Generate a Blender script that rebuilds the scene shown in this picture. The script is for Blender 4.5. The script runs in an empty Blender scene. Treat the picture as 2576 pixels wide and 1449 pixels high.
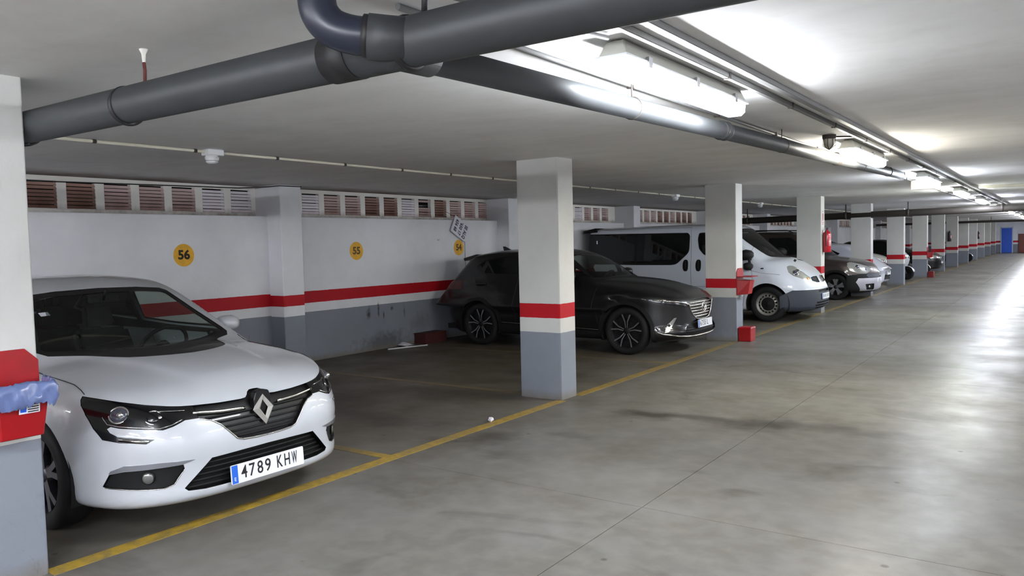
import bpy, bmesh, math, random
import numpy as np
from mathutils import Vector, Matrix, Euler

R = math.radians
C = bpy.context.scene.collection
SC = bpy.context.scene
rnd = random.Random(7)

# ------------------------------------------------------------------ camera
F_PX = 1972.445; YAW = R(35.1006); PITCH = R(3.16206); ROLL = R(-1.34750)
CAM_H = 1.5824
cam_d = bpy.data.cameras.new('camera'); cam = bpy.data.objects.new('camera', cam_d); C.objects.link(cam)
fw = Vector((-math.sin(YAW)*math.cos(PITCH), math.cos(YAW)*math.cos(PITCH), -math.sin(PITCH)))
rt = Vector((math.cos(YAW), math.sin(YAW), 0)); up = rt.cross(fw)
rt2 = math.cos(ROLL)*rt + math.sin(ROLL)*up; up2 = -math.sin(ROLL)*rt + math.cos(ROLL)*up
M = Matrix((rt2, up2, -fw)).transposed().to_4x4(); M.translation = (0, 0, CAM_H)
cam.matrix_world = M
cam_d.sensor_fit = 'HORIZONTAL'; cam_d.sensor_width = 36.0; cam_d.lens = F_PX/2576*36.0
cam_d.clip_start = 0.05; cam_d.clip_end = 300
SC.camera = cam

# ------------------------------------------------------------------ world, exposure
w = bpy.data.worlds.new('world'); SC.world = w; w.use_nodes = True
w.node_tree.nodes['Background'].inputs[0].default_value = (0.75, 0.85, 1.0, 1)
w.node_tree.nodes['Background'].inputs[1].default_value = 0.25
SC.view_settings.view_transform = 'Standard'; SC.view_settings.look = 'None'
SC.view_settings.exposure = 3.18; SC.view_settings.gamma = 1.0
SC.view_settings.use_curve_mapping = False
TUBE_STRENGTH = 15.5
try:
    SC.cycles.max_bounces = 10; SC.cycles.diffuse_bounces = 6; SC.cycles.glossy_bounces = 4
    SC.cycles.transparent_max_bounces = 16; SC.cycles.caustics_reflective = False; SC.cycles.caustics_refractive = False
    SC.cycles.sample_clamp_indirect = 4.0
    SC.cycles.use_denoising = True
    SC.cycles.use_light_tree = True
except Exception:
    pass

# ------------------------------------------------------------------ layout constants (metres)
CEIL = 2.442; COLX = -4.12; COLW = 0.492; COLD = 0.303; COLY = 6.989; PITCHY = 5.2
ENDY = 73.6; BACKY = -7.0; WALLX = -8.695; PILX = -8.422; LOUVX = -8.93; PILY = 6.732; PILD = 0.35
LEDGE = 2.037
NCOL = 13

# ------------------------------------------------------------------ materials
def lin(c):
    return tuple(((v/12.92) if v <= 0.04045 else ((v+0.055)/1.055)**2.4) for v in c)
def hexc(r, g, b):
    return lin((r/255, g/255, b/255)) + (1,)
MATS = {}
def mat(name, col, rough=0.5, metal=0.0, spec=0.5, noise=0.0, nscale=6.0, bump=0.0, bscale=60.0, coat=0.0, coat_rough=0.03, emit=None, estr=0.0, rough_var=0.0):
    if name in MATS: return MATS[name]
    m = bpy.data.materials.new(name); m.use_nodes = True; nt = m.node_tree
    b = nt.nodes['Principled BSDF']
    b.inputs['Base Color'].default_value = col; b.inputs['Roughness'].default_value = rough
    b.inputs['Metallic'].default_value = metal; b.inputs['Specular IOR Level'].default_value = spec
    b.inputs['Coat Weight'].default_value = coat; b.inputs['Coat Roughness'].default_value = coat_rough
    if emit is not None:
        b.inputs['Emission Color'].default_value = emit; b.inputs['Emission Strength'].default_value = estr
    tc = nt.nodes.new('ShaderNodeTexCoord')
    if noise > 0:
        n = nt.nodes.new('ShaderNodeTexNoise'); n.inputs['Scale'].default_value = nscale; n.inputs['Detail'].default_value = 6
        nt.links.new(tc.outputs['Object'], n.inputs['Vector'])
        mr = nt.nodes.new('ShaderNodeMapRange'); mr.inputs[1].default_value = 0.3; mr.inputs[2].default_value = 0.7
        mr.inputs[3].default_value = 1-noise; mr.inputs[4].default_value = 1+noise*0.5
        nt.links.new(n.outputs['Fac'], mr.inputs[0])
        mx = nt.nodes.new('ShaderNodeMix'); mx.data_type = 'RGBA'; mx.blend_type = 'MULTIPLY'; mx.inputs[0].default_value = 1
        mx.inputs[6].default_value = col; nt.links.new(mr.outputs[0], mx.inputs[7]); nt.links.new(mx.outputs[2], b.inputs['Base Color'])
        if rough_var > 0:
            mr2 = nt.nodes.new('ShaderNodeMapRange'); mr2.inputs[3].default_value = rough-rough_var; mr2.inputs[4].default_value = rough+rough_var
            nt.links.new(n.outputs['Fac'], mr2.inputs[0]); nt.links.new(mr2.outputs[0], b.inputs['Roughness'])
    if bump > 0:
        n2 = nt.nodes.new('ShaderNodeTexNoise'); n2.inputs['Scale'].default_value = bscale; n2.inputs['Detail'].default_value = 4
        nt.links.new(tc.outputs['Object'], n2.inputs['Vector'])
        bp = nt.nodes.new('ShaderNodeBump'); bp.inputs['Strength'].default_value = bump; bp.inputs['Distance'].default_value = 0.01
        nt.links.new(n2.outputs['Fac'], bp.inputs['Height']); nt.links.new(bp.outputs[0], b.inputs['Normal'])
    MATS[name] = m
    return m
def glass(name, tint, rough=0.02, opacity=0.0, body=(0.005, 0.006, 0.006, 1)):
    """thin tinted pane: fresnel reflection over a tinted see-through sheet, partly opaque by `opacity`"""
    if name in MATS: return MATS[name]
    m = bpy.data.materials.new(name); m.use_nodes = True; nt = m.node_tree
    nt.nodes.remove(nt.nodes['Principled BSDF']); out = nt.nodes['Material Output']
    tr = nt.nodes.new('ShaderNodeBsdfTransparent'); tr.inputs[0].default_value = tint
    df = nt.nodes.new('ShaderNodeBsdfDiffuse'); df.inputs[0].default_value = body
    gl = nt.nodes.new('ShaderNodeBsdfGlossy'); gl.inputs['Roughness'].default_value = rough
    # Schlick reflectance from |incoming . normal|, the same on both faces of the thin sheet
    ge = nt.nodes.new('ShaderNodeNewGeometry'); dt = nt.nodes.new('ShaderNodeVectorMath'); dt.operation = 'DOT_PRODUCT'
    nt.links.new(ge.outputs['Incoming'], dt.inputs[0]); nt.links.new(ge.outputs['Normal'], dt.inputs[1])
    def mm(op, a, b=None):
        n_ = nt.nodes.new('ShaderNodeMath'); n_.operation = op
        for i_, q_ in enumerate((a, b)):
            if q_ is None: continue
            if isinstance(q_, (int, float)): n_.inputs[i_].default_value = q_
            else: nt.links.new(q_, n_.inputs[i_])
        return n_.outputs[0]
    om = mm('SUBTRACT', 1.0, mm('ABSOLUTE', dt.outputs['Value'])); f5 = mm('POWER', om, 5.0); fr_ = mm('ADD', mm('MULTIPLY', f5, 0.95), 0.05)
    m1 = nt.nodes.new('ShaderNodeMixShader'); m1.inputs[0].default_value = opacity
    nt.links.new(tr.outputs[0], m1.inputs[1]); nt.links.new(df.outputs[0], m1.inputs[2])
    m2 = nt.nodes.new('ShaderNodeMixShader'); nt.links.new(fr_, m2.inputs[0])
    nt.links.new(m1.outputs[0], m2.inputs[1]); nt.links.new(gl.outputs[0], m2.inputs[2])
    nt.links.new(m2.outputs[0], out.inputs[0])
    MATS[name] = m
    return m

# ------------------------------------------------------------------ mesh helpers
def new_obj(name, me, m=None, parent=None, smooth=False):
    o = bpy.data.objects.new(name, me); C.objects.link(o)
    if m is not None:
        if isinstance(m, (list, tuple)):
            for q in m: me.materials.append(q)
        elif len(me.materials) == 0: me.materials.append(m)
    if parent is not None: o.parent = parent
    if smooth:
        me.polygons.foreach_set('use_smooth', [True]*len(me.polygons)); me.update()
    return o
def mesh_from(name, vs, fs):
    me = bpy.data.meshes.new(name); me.from_pydata([tuple(v) for v in vs], [], [tuple(f) for f in fs]); me.update(); return me
class MB:
    """collects simple solids into one mesh"""
    def __init__(s): s.v = []; s.f = []; s.sm = []
    def add(s, vs, fs, smooth=False):
        o = len(s.v); s.v += [tuple(v) for v in vs]; s.f += [tuple(i+o for i in f) for f in fs]; s.sm += [smooth]*len(fs); return s
    def box(s, x0, x1, y0, y1, z0, z1):
        vs = [(x0,y0,z0),(x1,y0,z0),(x1,y1,z0),(x0,y1,z0),(x0,y0,z1),(x1,y0,z1),(x1,y1,z1),(x0,y1,z1)]
        return s.add(vs, [(0,3,2,1),(4,5,6,7),(0,1,5,4),(1,2,6,5),(2,3,7,6),(3,0,4,7)])
    def hexa(s, lo, hi):
        """lo, hi: 4 points each (ccw from above)"""
        return s.add(list(lo)+list(hi), [(0,3,2,1),(4,5,6,7),(0,1,5,4),(1,2,6,5),(2,3,7,6),(3,0,4,7)])
    def tube(s, pts, r, n=10, closed=False, cap=True, flat=None):
        """round bar along pts; r scalar or list; flat=(a,b) scales the section"""
        pts = [Vector(p) for p in pts]; m_ = len(pts); rs = r if isinstance(r, (list, tuple)) else [r]*m_
        rings = []; prev = None
        for i, p in enumerate(pts):
            if closed: t = pts[(i+1) % m_] - pts[i-1]
            else: t = pts[min(i+1, m_-1)] - pts[max(i-1, 0)]
            t.normalize()
            if prev is None:
                a = Vector((0, 0, 1)) if abs(t.z) < 0.9 else Vector((1, 0, 0))
                u = t.cross(a).normalized()
            else:
                u = (prev - t*prev.dot(t))
                u = u.normalized() if u.length > 1e-6 else t.cross(Vector((0, 0, 1))).normalized()
            prev = u; v = t.cross(u)
            fa, fb = flat if flat else (1, 1)
            rings.append([p + (u*math.cos(2*math.pi*k/n)*fa + v*math.sin(2*math.pi*k/n)*fb)*rs[i] for k in range(n)])
        vs = [q for g in rings for q in g]; fs = []
        for i in range(m_ if closed else m_-1):
            j = (i+1) % m_
            for k in range(n):
                k2 = (k+1) % n
                fs.append((i*n+k, i*n+k2, j*n+k2, j*n+k))
        s.add(vs, fs, True)
        if cap and not closed:
            s.add(rings[0], [tuple(range(n))[::-1]]); s.add(rings[-1], [tuple(range(n))])
        return s
    def lathe(s, prof, axis='y', c=(0, 0, 0), n=48, smooth=True, a0=0, a1=2*math.pi):
        """prof: list of (r, h); revolved round axis through c"""
        full = abs(a1-a0-2*math.pi) < 1e-6; nn = n if full else n+1; vs = []
        for k in range(nn):
            a = a0+(a1-a0)*k/n
            for r, h in prof:
                p = (r*math.cos(a), r*math.sin(a))
                if axis == 'y': q = (p[0], h, p[1])
                elif axis == 'z': q = (p[0], p[1], h)
                else: q = (h, p[0], p[1])
                vs.append((q[0]+c[0], q[1]+c[1], q[2]+c[2]))
        m_ = len(prof); fs = []
        for k in range(n):
            k2 = (k+1) % nn if full else k+1
            for i in range(m_-1):
                f = (k*m_+i, k*m_+i+1, k2*m_+i+1, k2*m_+i)
                fs.append(f)
        return s.add(vs, fs, smooth)
    def prism(s, poly, d0, d1, axis='x', smooth=False):
        """extrude a 2-D polygon: axis x -> poly is (y,z); y -> (x,z); z -> (x,y)"""
        def mk(a, b, d): return {'x': (d, a, b), 'y': (a, d, b), 'z': (a, b, d)}[axis]
        n = len(poly); vs = [mk(a, b, d0) for a, b in poly]+[mk(a, b, d1) for a, b in poly]
        fs = [tuple(range(n))[::-1], tuple(range(n, 2*n))]+[(i, (i+1) % n, n+(i+1) % n, n+i) for i in range(n)]
        return s.add(vs, fs, smooth)
    def mesh(s, name, recalc=True, bevel=0.0, seg=1):
        me = bpy.data.meshes.new(name); me.from_pydata(s.v, [], s.f)
        me.polygons.foreach_set('use_smooth', s.sm)
        if recalc or bevel:
            bm = bmesh.new(); bm.from_mesh(me)
            bmesh.ops.remove_doubles(bm, verts=bm.verts, dist=1e-6)
            bmesh.ops.recalc_face_normals(bm, faces=bm.faces)
            if bevel:
                es = [e for e in bm.edges if len(e.link_faces) == 2 and e.calc_face_angle(0) > 0.6]
                bmesh.ops.bevel(bm, geom=es, offset=bevel, segments=seg, affect='EDGES', clamp_overlap=True)
            bm.to_mesh(me); bm.free()
        me.update(); return me
    def obj(s, name, m, parent=None, bevel=0.0, seg=1, recalc=True):
        return new_obj(name, s.mesh(name, recalc, bevel, seg), m, parent)

def tag(o, label=None, cat=None, group=None, kind=None):
    if label: o['label'] = label
    if cat: o['category'] = cat
    if group: o['group'] = group
    if kind: o['kind'] = kind
    return o
def empty(name, loc, label=None, cat=None, group=None, rz=0.0):
    o = bpy.data.objects.new(name, None); C.objects.link(o); o.location = loc; o.rotation_euler = (0, 0, rz)
    o.empty_display_size = 0.2
    return tag(o, label, cat, group)
def struct(name, mb, m, parent=None, bevel=0.0):
    o = mb.obj(name, m, parent, bevel)
    if parent is None: o['kind'] = 'structure'
    return o
def text_mesh(s, size, ext=0.0, sx=1.0, align='CENTER', space=1.0, offset=0.0):
    cu = bpy.data.curves.new('text', 'FONT'); cu.body = s; cu.size = size; cu.extrude = ext; cu.align_x = align; cu.align_y = 'CENTER'
    cu.space_character = space; cu.resolution_u = 3; cu.offset = offset
    o = bpy.data.objects.new('text', cu); C.objects.link(o); bpy.context.view_layer.update()
    me = bpy.data.meshes.new_from_object(o.evaluated_get(bpy.context.evaluated_depsgraph_get()))
    C.objects.unlink(o); bpy.data.objects.remove(o)
    for v in me.vertices: v.co.x *= sx
    return me
def put_text(name, s, size, m, origin, ux, uy, parent=None, ext=0.001, sx=1.0, space=1.0, offset=0.0):
    """text in the plane (ux, uy) at origin"""
    me = text_mesh(s, size, ext, sx, 'CENTER', space, offset)
    ux = Vector(ux).normalized(); uy = Vector(uy).normalized(); uz = ux.cross(uy)
    MM = Matrix((ux, uy, uz)).transposed().to_4x4(); MM.translation = Vector(origin); me.transform(MM)
    me.materials.clear()
    return new_obj(name, me, m, parent)
def copy_tree(o, parent=None):
    c = o.copy(); C.objects.link(c)
    if parent is not None: c.parent = parent
    for ch in list(o.children): copy_tree(ch, c)
    return c
# ------------------------------------------------------------------ room materials
def nd(nt, t, **kw):
    n = nt.nodes.new(t)
    for k, v in kw.items(): setattr(n, k, v)
    return n
def ramp(nt, stops, interp='LINEAR'):
    r = nt.nodes.new('ShaderNodeValToRGB'); cr = r.color_ramp; cr.interpolation = interp
    while len(cr.elements) > 1: cr.elements.remove(cr.elements[-1])
    cr.elements[0].position = stops[0][0]; cr.elements[0].color = stops[0][1]
    for p, c in stops[1:]:
        e = cr.elements.new(p); e.color = c
    return r
def noise(nt, vec, scale, detail=6, rough=0.6, dist=0.0, vscale=None):
    if vscale is not None:
        mp = nd(nt, 'ShaderNodeMapping'); mp.inputs['Scale'].default_value = vscale; nt.links.new(vec, mp.inputs[0]); vec = mp.outputs[0]
    n = nd(nt, 'ShaderNodeTexNoise'); n.inputs['Scale'].default_value = scale; n.inputs['Detail'].default_value = detail
    n.inputs['Roughness'].default_value = rough; n.inputs['Distortion'].default_value = dist
    nt.links.new(vec, n.inputs['Vector']); return n.outputs['Fac']
def mrange(nt, v, a, b, c, d, clamp=True):
    m = nd(nt, 'ShaderNodeMapRange'); m.clamp = clamp
    for i, q in enumerate((a, b, c, d)): m.inputs[i+1].default_value = q
    nt.links.new(v, m.inputs[0]); return m.outputs[0]
def mixc(nt, fac, a, b, mode='MIX'):
    m = nd(nt, 'ShaderNodeMix', data_type='RGBA', blend_type=mode)
    for i, q in ((0, fac), (6, a), (7, b)):
        if isinstance(q, (int, float)): m.inputs[i].default_value = q
        elif isinstance(q, tuple): m.inputs[i].default_value = q
        else: nt.links.new(q, m.inputs[i])
    return m.outputs[2]
def math_(nt, op, a, b=None):
    m = nd(nt, 'ShaderNodeMath', operation=op)
    for i, q in enumerate((a, b)):
        if q is None: continue
        if isinstance(q, (int, float)): m.inputs[i].default_value = q
        else: nt.links.new(q, m.inputs[i])
    return m.outputs[0]
def base(name):
    m = bpy.data.materials.new(name); m.use_nodes = True; nt = m.node_tree; b = nt.nodes['Principled BSDF']
    tc = nd(nt, 'ShaderNodeTexCoord'); return m, nt, b, tc.outputs['Object']
def bumpn(nt, b, h, strength, dist=0.01):
    bp = nd(nt, 'ShaderNodeBump'); bp.inputs['Strength'].default_value = strength; bp.inputs['Distance'].default_value = dist
    nt.links.new(h, bp.inputs['Height']); nt.links.new(bp.outputs[0], b.inputs['Normal'])

WHITE_P = hexc(228, 230, 234); GREY_P = hexc(122, 127, 137); RED_P = hexc(166, 8, 24)
def banded_paint(name, zg, z0, z1, white=WHITE_P, scuff=0.5, marks=()):
    """wall paint: grey dado, white, red stripe, white"""
    m, nt, b, oc = base(name)
    sep = nd(nt, 'ShaderNodeSeparateXYZ'); nt.links.new(oc, sep.inputs[0])
    wob = noise(nt, oc, 9, 3); z = math_(nt, 'ADD', sep.outputs[2], mrange(nt, wob, 0, 1, -0.004, 0.004))
    r = ramp(nt, [(0, GREY_P), (zg/2.5, white), (z0/2.5, RED_P), (z1/2.5, white)], 'CONSTANT')
    nt.links.new(math_(nt, 'DIVIDE', z, 2.5), r.inputs[0])
    n1 = mrange(nt, noise(nt, oc, 1.6, 8, 0.6), 0.3, 0.7, 0.90, 1.04)
    c = mixc(nt, 1.0, r.outputs[0], n1, 'MULTIPLY')
    # scuffs and drips, mostly low down
    st = noise(nt, oc, 7, 8, 0.7, 0.6, (1.2, 1.2, 0.45)); sm = mrange(nt, st, 0.62, 0.75, 0, 1)
    low = mrange(nt, sep.outputs[2], 0.9, 0.1, 0.06, 1.0)
    c = mixc(nt, math_(nt, 'MULTIPLY', math_(nt, 'MULTIPLY', sm, low), scuff), c, hexc(70, 70, 66))
    for (my, mz, ry, rz_, am) in marks:      # tyre and bumper rubs at their own places (y, z)
        mp_ = nd(nt, 'ShaderNodeMapping'); mp_.inputs['Location'].default_value = (0, -my/ry, -mz/rz_); mp_.inputs['Scale'].default_value = (0, 1/ry, 1/rz_); nt.links.new(oc, mp_.inputs[0])
        ln = nd(nt, 'ShaderNodeVectorMath', operation='LENGTH'); nt.links.new(mp_.outputs[0], ln.inputs[0])
        d_ = math_(nt, 'ADD', ln.outputs['Value'], mrange(nt, noise(nt, oc, 11, 4, 0.6), 0.2, 0.8, -0.6, 0.6))
        c = mixc(nt, mrange(nt, d_, 0.3, 1.2, am, 0.0), c, hexc(40, 38, 36))
    # dirty foot
    ft = mrange(nt, math_(nt, 'ADD', sep.outputs[2], mrange(nt, noise(nt, oc, 12, 5), 0, 1, -0.05, 0.05)), 0.0, 0.10, 0.75, 0.0)
    c = mixc(nt, ft, c, hexc(104, 96, 82))
    nt.links.new(c, b.inputs['Base Color']); b.inputs['Roughness'].default_value = 0.62; b.inputs['Specular IOR Level'].default_value = 0.3
    bumpn(nt, b, noise(nt, oc, 30, 6), 0.25, 0.006)
    return m
def concrete_floor(seed=0.0):
    m, nt, b, oc = base('polished_concrete')
    n1 = noise(nt, oc, 0.55, 6, 0.55, 0.2); n2 = noise(nt, oc, 1.6, 4, 0.5, 0.1); n3 = noise(nt, oc, 7, 3, 0.5)
    c = mixc(nt, mrange(nt, n1, 0.35, 0.68, 0, 1), hexc(95, 94, 91), hexc(113, 111, 106))
    c = mixc(nt, mrange(nt, n2, 0.35, 0.72, 0.0, 0.6), c, hexc(87, 82, 72))
    c = mixc(nt, mrange(nt, n3, 0.40, 0.66, 0.0, 0.26), c, hexc(128, 126, 121))
    # browner, darker ground inside the bays and at their mouths
    sep = nd(nt, 'ShaderNodeSeparateXYZ'); nt.links.new(oc, sep.inputs[0])
    xin = mrange(nt, math_(nt, 'ADD', sep.outputs[0], mrange(nt, n1, 0, 1, -0.7, 0.7)), -3.7, -5.3, 0.0, 0.9)
    c = mixc(nt, math_(nt, 'MULTIPLY', xin, mrange(nt, n2, 0.3, 0.7, 0.55, 1.0)), c, hexc(80, 72, 59))
    # oil stains
    st = noise(nt, oc, 1.1, 4, 0.5, 0.8, (1, 1.6, 1)); c = mixc(nt, mrange(nt, st, 0.58, 0.74, 0.0, 0.6), c, hexc(56, 52, 45))
    # old tyre and oil patches in the aisle, each with its own ragged outline
    geo = oc
    for (sx_, sy_, rx_, ry_, am) in ((-3.04, 6.50, 0.30, 0.16, 0.75), (-2.07, 6.63, 0.34, 0.26, 0.65), (-2.60, 6.60, 0.65, 0.12, 0.5), (-3.83, 5.12, 0.22, 0.20, 0.5), (-3.32, 5.49, 0.24, 0.10, 0.35), (-1.55, 6.75, 0.6, 0.15, 0.4), (-3.45, 4.71, 0.25, 0.12, 0.35), (-5.3, 5.2, 0.9, 0.25, 0.6), (-6.4, 5.6, 0.9, 0.3, 0.55), (-5.2, 8.0, 0.8, 0.3, 0.5)):
        mp_ = nd(nt, 'ShaderNodeMapping'); mp_.inputs['Location'].default_value = (-sx_/rx_, -sy_/ry_, 0); mp_.inputs['Scale'].default_value = (1/rx_, 1/ry_, 1); nt.links.new(oc, mp_.inputs[0])
        ln = nd(nt, 'ShaderNodeVectorMath', operation='LENGTH'); nt.links.new(mp_.outputs[0], ln.inputs[0])
        d_ = math_(nt, 'ADD', ln.outputs['Value'], mrange(nt, noise(nt, oc, 3.5, 3, 0.55), 0.2, 0.8, -0.55, 0.55))
        c = mixc(nt, mrange(nt, d_, 0.35, 1.25, am, 0.0), c, hexc(52, 48, 44))
    sp = nd(nt, 'ShaderNodeTexVoronoi'); sp.inputs['Scale'].default_value = 2.3; sp.inputs['Randomness'].default_value = 1.0; nt.links.new(oc, sp.inputs['Vector'])
    c = mixc(nt, mrange(nt, sp.outputs['Distance'], 0.03, 0.055, 0.6, 0.0), c, hexc(41, 38, 34))
    nt.links.new(c, b.inputs['Base Color'])
    rg = mrange(nt, n2, 0.3, 0.75, 0.285, 0.43); nt.links.new(rg, b.inputs['Roughness']); b.inputs['Specular IOR Level'].default_value = 0.045
    bumpn(nt, b, noise(nt, oc, 3.2, 5, 0.55), 0.10, 0.02)
    return m
def worn_yellow():
    m, nt, b, oc = base('worn_yellow_paint')
    n = noise(nt, oc, 9, 8, 0.75, 0.4); n2 = noise(nt, oc, 1.3, 4)
    c = mixc(nt, mrange(nt, n, 0.42, 0.66, 0.0, 0.95), hexc(164, 134, 46), hexc(106, 94, 66))
    c = mixc(nt, mrange(nt, n2, 0.55, 0.72, 0.0, 0.6), c, hexc(108, 98, 74))
    # the stretch beside the first bays keeps more of its paint
    sep = nd(nt, 'ShaderNodeSeparateXYZ'); nt.links.new(oc, sep.inputs[0])
    far = mrange(nt, sep.outputs[1], 5.0, 10.0, 0.0, 0.65); c = mixc(nt, far, c, hexc(106, 94, 68))
    inn = mrange(nt, sep.outputs[0], -4.18, -4.7, 0.0, 0.85); c = mixc(nt, inn, c, hexc(90, 80, 62))
    nt.links.new(c, b.inputs['Base Color']); b.inputs['Roughness'].default_value = 0.5
    return m
def ceiling_paint():
    m, nt, b, oc = base('ceiling_paint')
    n1 = noise(nt, oc, 0.8, 6, 0.6, 0.4, (1, 2.2, 1)); n2 = noise(nt, oc, 3.5, 6, 0.6)
    c = mixc(nt, mrange(nt, n1, 0.3, 0.7, 0, 1), hexc(226, 226, 226), hexc(240, 240, 240))
    c = mixc(nt, mrange(nt, n2, 0.5, 0.75, 0, 0.25), c, hexc(206, 202, 196))
    # damp staining above the vents along the outer wall
    sep = nd(nt, 'ShaderNodeSeparateXYZ'); nt.links.new(oc, sep.inputs[0])
    e = mrange(nt, math_(nt, 'ADD', sep.outputs[0], mrange(nt, noise(nt, oc, 2.0, 6, 0.7), 0, 1, -0.35, 0.35)), -8.25, -8.9, 0.0, 0.75)
    c = mixc(nt, e, c, hexc(92, 78, 66))
    nt.links.new(c, b.inputs['Base Color']); b.inputs['Roughness'].default_value = 0.85; b.inputs['Specular IOR Level'].default_value = 0.2
    bumpn(nt, b, n2, 0.12, 0.02)
    return m
def grimy(name, clean, dirt, zlo=2.05, zhi=2.16, amt=0.9):
    m, nt, b, oc = base(name)
    sep = nd(nt, 'ShaderNodeSeparateXYZ'); nt.links.new(oc, sep.inputs[0])
    n = noise(nt, oc, 9, 8, 0.75); n2 = noise(nt, oc, 2.2, 4)
    z = math_(nt, 'ADD', sep.outputs[2], mrange(nt, n, 0, 1, -0.06, 0.06))
    f = math_(nt, 'MULTIPLY', mrange(nt, z, zhi, zlo, 0, 1), mrange(nt, n2, 0.3, 0.65, 0.45, 1))
    c = mixc(nt, math_(nt, 'MULTIPLY', f, amt), clean, dirt)
    nt.links.new(c, b.inputs['Base Color']); b.inputs['Roughness'].default_value = 0.8
    bumpn(nt, b, n, 0.3, 0.01)
    return m
M_WALL = banded_paint('wall_paint', 0.70, 0.825, 0.988, hexc(212, 213, 216), 0.55, ((8.54, .57, .05, .09, .9), (8.75, .62, .025, .11, .9), (8.86, .53, .02, .07, .8), (9.04, .62, .04, .04, .8), (9.33, .55, .02, .12, .6), (8.9, .10, .6, .16, .55), (9.7, .35, .25, .15, .3)))
M_PIL = banded_paint('pilaster_paint', 0.69, 0.824, 0.970, hexc(212, 213, 216), 0.45)
M_COL = banded_paint('column_paint', 0.6815, 0.8275, 0.971, hexc(190, 190, 186), 0.5, ((6.70, .45, .02, .10, .0),))
M_ENDW = banded_paint('end_wall_paint', 0.69, 0.83, 0.97, hexc(220, 224, 232), 0.2)
M_FLOOR = concrete_floor(); M_YEL = worn_yellow(); M_CEIL = ceiling_paint()
M_JOINT = mat('joint_filler', hexc(48, 44, 40), 0.9)
M_FRAME = grimy('vent_frame_paint', hexc(232, 230, 224), hexc(84, 66, 50), 2.03, 2.15, 1.0)
M_SLATS = [grimy('slat_pink', hexc(212, 188, 184), hexc(118, 84, 70), 2.08, 2.28, 0.85), grimy('slat_brown', hexc(176, 142, 130), hexc(98, 66, 52), 2.12, 2.36, 0.95), grimy('slat_white', hexc(240, 234, 240), hexc(170, 138, 132), 2.06, 2.16, 0.8)]
M_VOID = mat('dark_shaft', (0.012, 0.010, 0.010, 1), 0.9)
M_DAMP = mat('damp_plaster', hexc(104, 92, 82), 0.9, noise=0.35, nscale=3)
M_PVC = mat('grey_pipe', hexc(54, 56, 58), 0.5, noise=0.12, nscale=5, spec=0.45)
M_PVC2 = mat('bluish_pipe', hexc(36, 40, 54), 0.34, spec=0.5)
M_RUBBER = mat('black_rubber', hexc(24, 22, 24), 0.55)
M_STEEL = mat('galvanised_steel', hexc(150, 150, 152), 0.4, 0.9)
M_DARKM = mat('dark_metal', hexc(56, 50, 46), 0.6)
M_RUST = mat('rusty_rod', hexc(92, 44, 40), 0.8)
M_PLASTER = mat('white_plaster', hexc(214, 210, 202), 0.8)
M_COND = mat('cream_conduit', hexc(196, 192, 176), 0.45)
M_CONDG = mat('grey_conduit', hexc(104, 104, 104), 0.5)
M_BLACKC = mat('black_cable', hexc(22, 20, 24), 0.5)
M_WPLAST = mat('white_plastic', hexc(214, 216, 218), 0.4)
M_LIDGREY = mat('fixture_grey', hexc(168, 168, 160), 0.5)
M_REDPL = mat('red_plastic', hexc(146, 9, 18), 0.38, noise=0.12, nscale=8, spec=0.45)
M_BLUEBAG = mat('blue_bag', hexc(92, 106, 148), 0.25, spec=0.6)
M_EXT = mat('red_enamel', hexc(172, 14, 34), 0.25, coat=0.4)
M_BLK = mat('matt_black', hexc(18, 18, 20), 0.6)
M_YDISC = mat('yellow_disc_paint', hexc(218, 164, 30), 0.6, noise=0.12, nscale=14)
M_INK = mat('black_ink', hexc(34, 26, 18), 0.7)
M_INKF = mat('faded_ink', hexc(92, 70, 30), 0.7)
M_SIGNW = mat('sign_white', hexc(206, 204, 214), 0.5)
M_INKV = mat('violet_ink', hexc(52, 40, 62), 0.6)
M_BLUED = mat('blue_door_paint', hexc(22, 84, 200), 0.4)
M_BROWND = mat('brown_door_paint', hexc(110, 48, 34), 0.5)
# ------------------------------------------------------------------ car body toolkit
def pchip(xs, ys):
    xs = np.array(xs, float); ys = np.array(ys, float)
    if xs[0] > xs[-1]: xs = xs[::-1]; ys = ys[::-1]
    h = np.diff(xs); d = np.diff(ys)/h; m = np.zeros(len(xs))
    for i in range(1, len(xs)-1):
        if d[i-1]*d[i] > 0:
            w1 = 2*h[i]+h[i-1]; w2 = h[i]+2*h[i-1]; m[i] = (w1+w2)/(w1/d[i-1]+w2/d[i])
    m[0] = d[0]; m[-1] = d[-1]
    def f(x):
        x = np.asarray(x, float); i = np.clip(np.searchsorted(xs, x)-1, 0, len(xs)-2)
        t = np.clip((x-xs[i])/h[i], 0, 1)
        v = ys[i]*(2*t**3-3*t**2+1)+m[i]*h[i]*(t**3-2*t**2+t)+ys[i+1]*(-2*t**3+3*t**2)+m[i+1]*h[i]*(t**3-t**2)
        v = np.where(x < xs[0], ys[0]+m[0]*(x-xs[0]), v); v = np.where(x > xs[-1], ys[-1]+m[-1]*(x-xs[-1]), v)
        return v
    return f
def smax(vals, k):
    r = vals[0]
    for v in vals[1:]:
        h = np.maximum(k-np.abs(r-v), 0)/k; r = np.maximum(r, v)+h*h*k*0.25
    return r
def smin(a, b, k):
    h = np.maximum(k-np.abs(a-b), 0)/k
    return np.minimum(a, b)-h*h*k*0.25
def bumpf(x, c, w):
    t = np.clip(1-((x-c)/w)**2, 0, 1); return t*t

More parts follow.
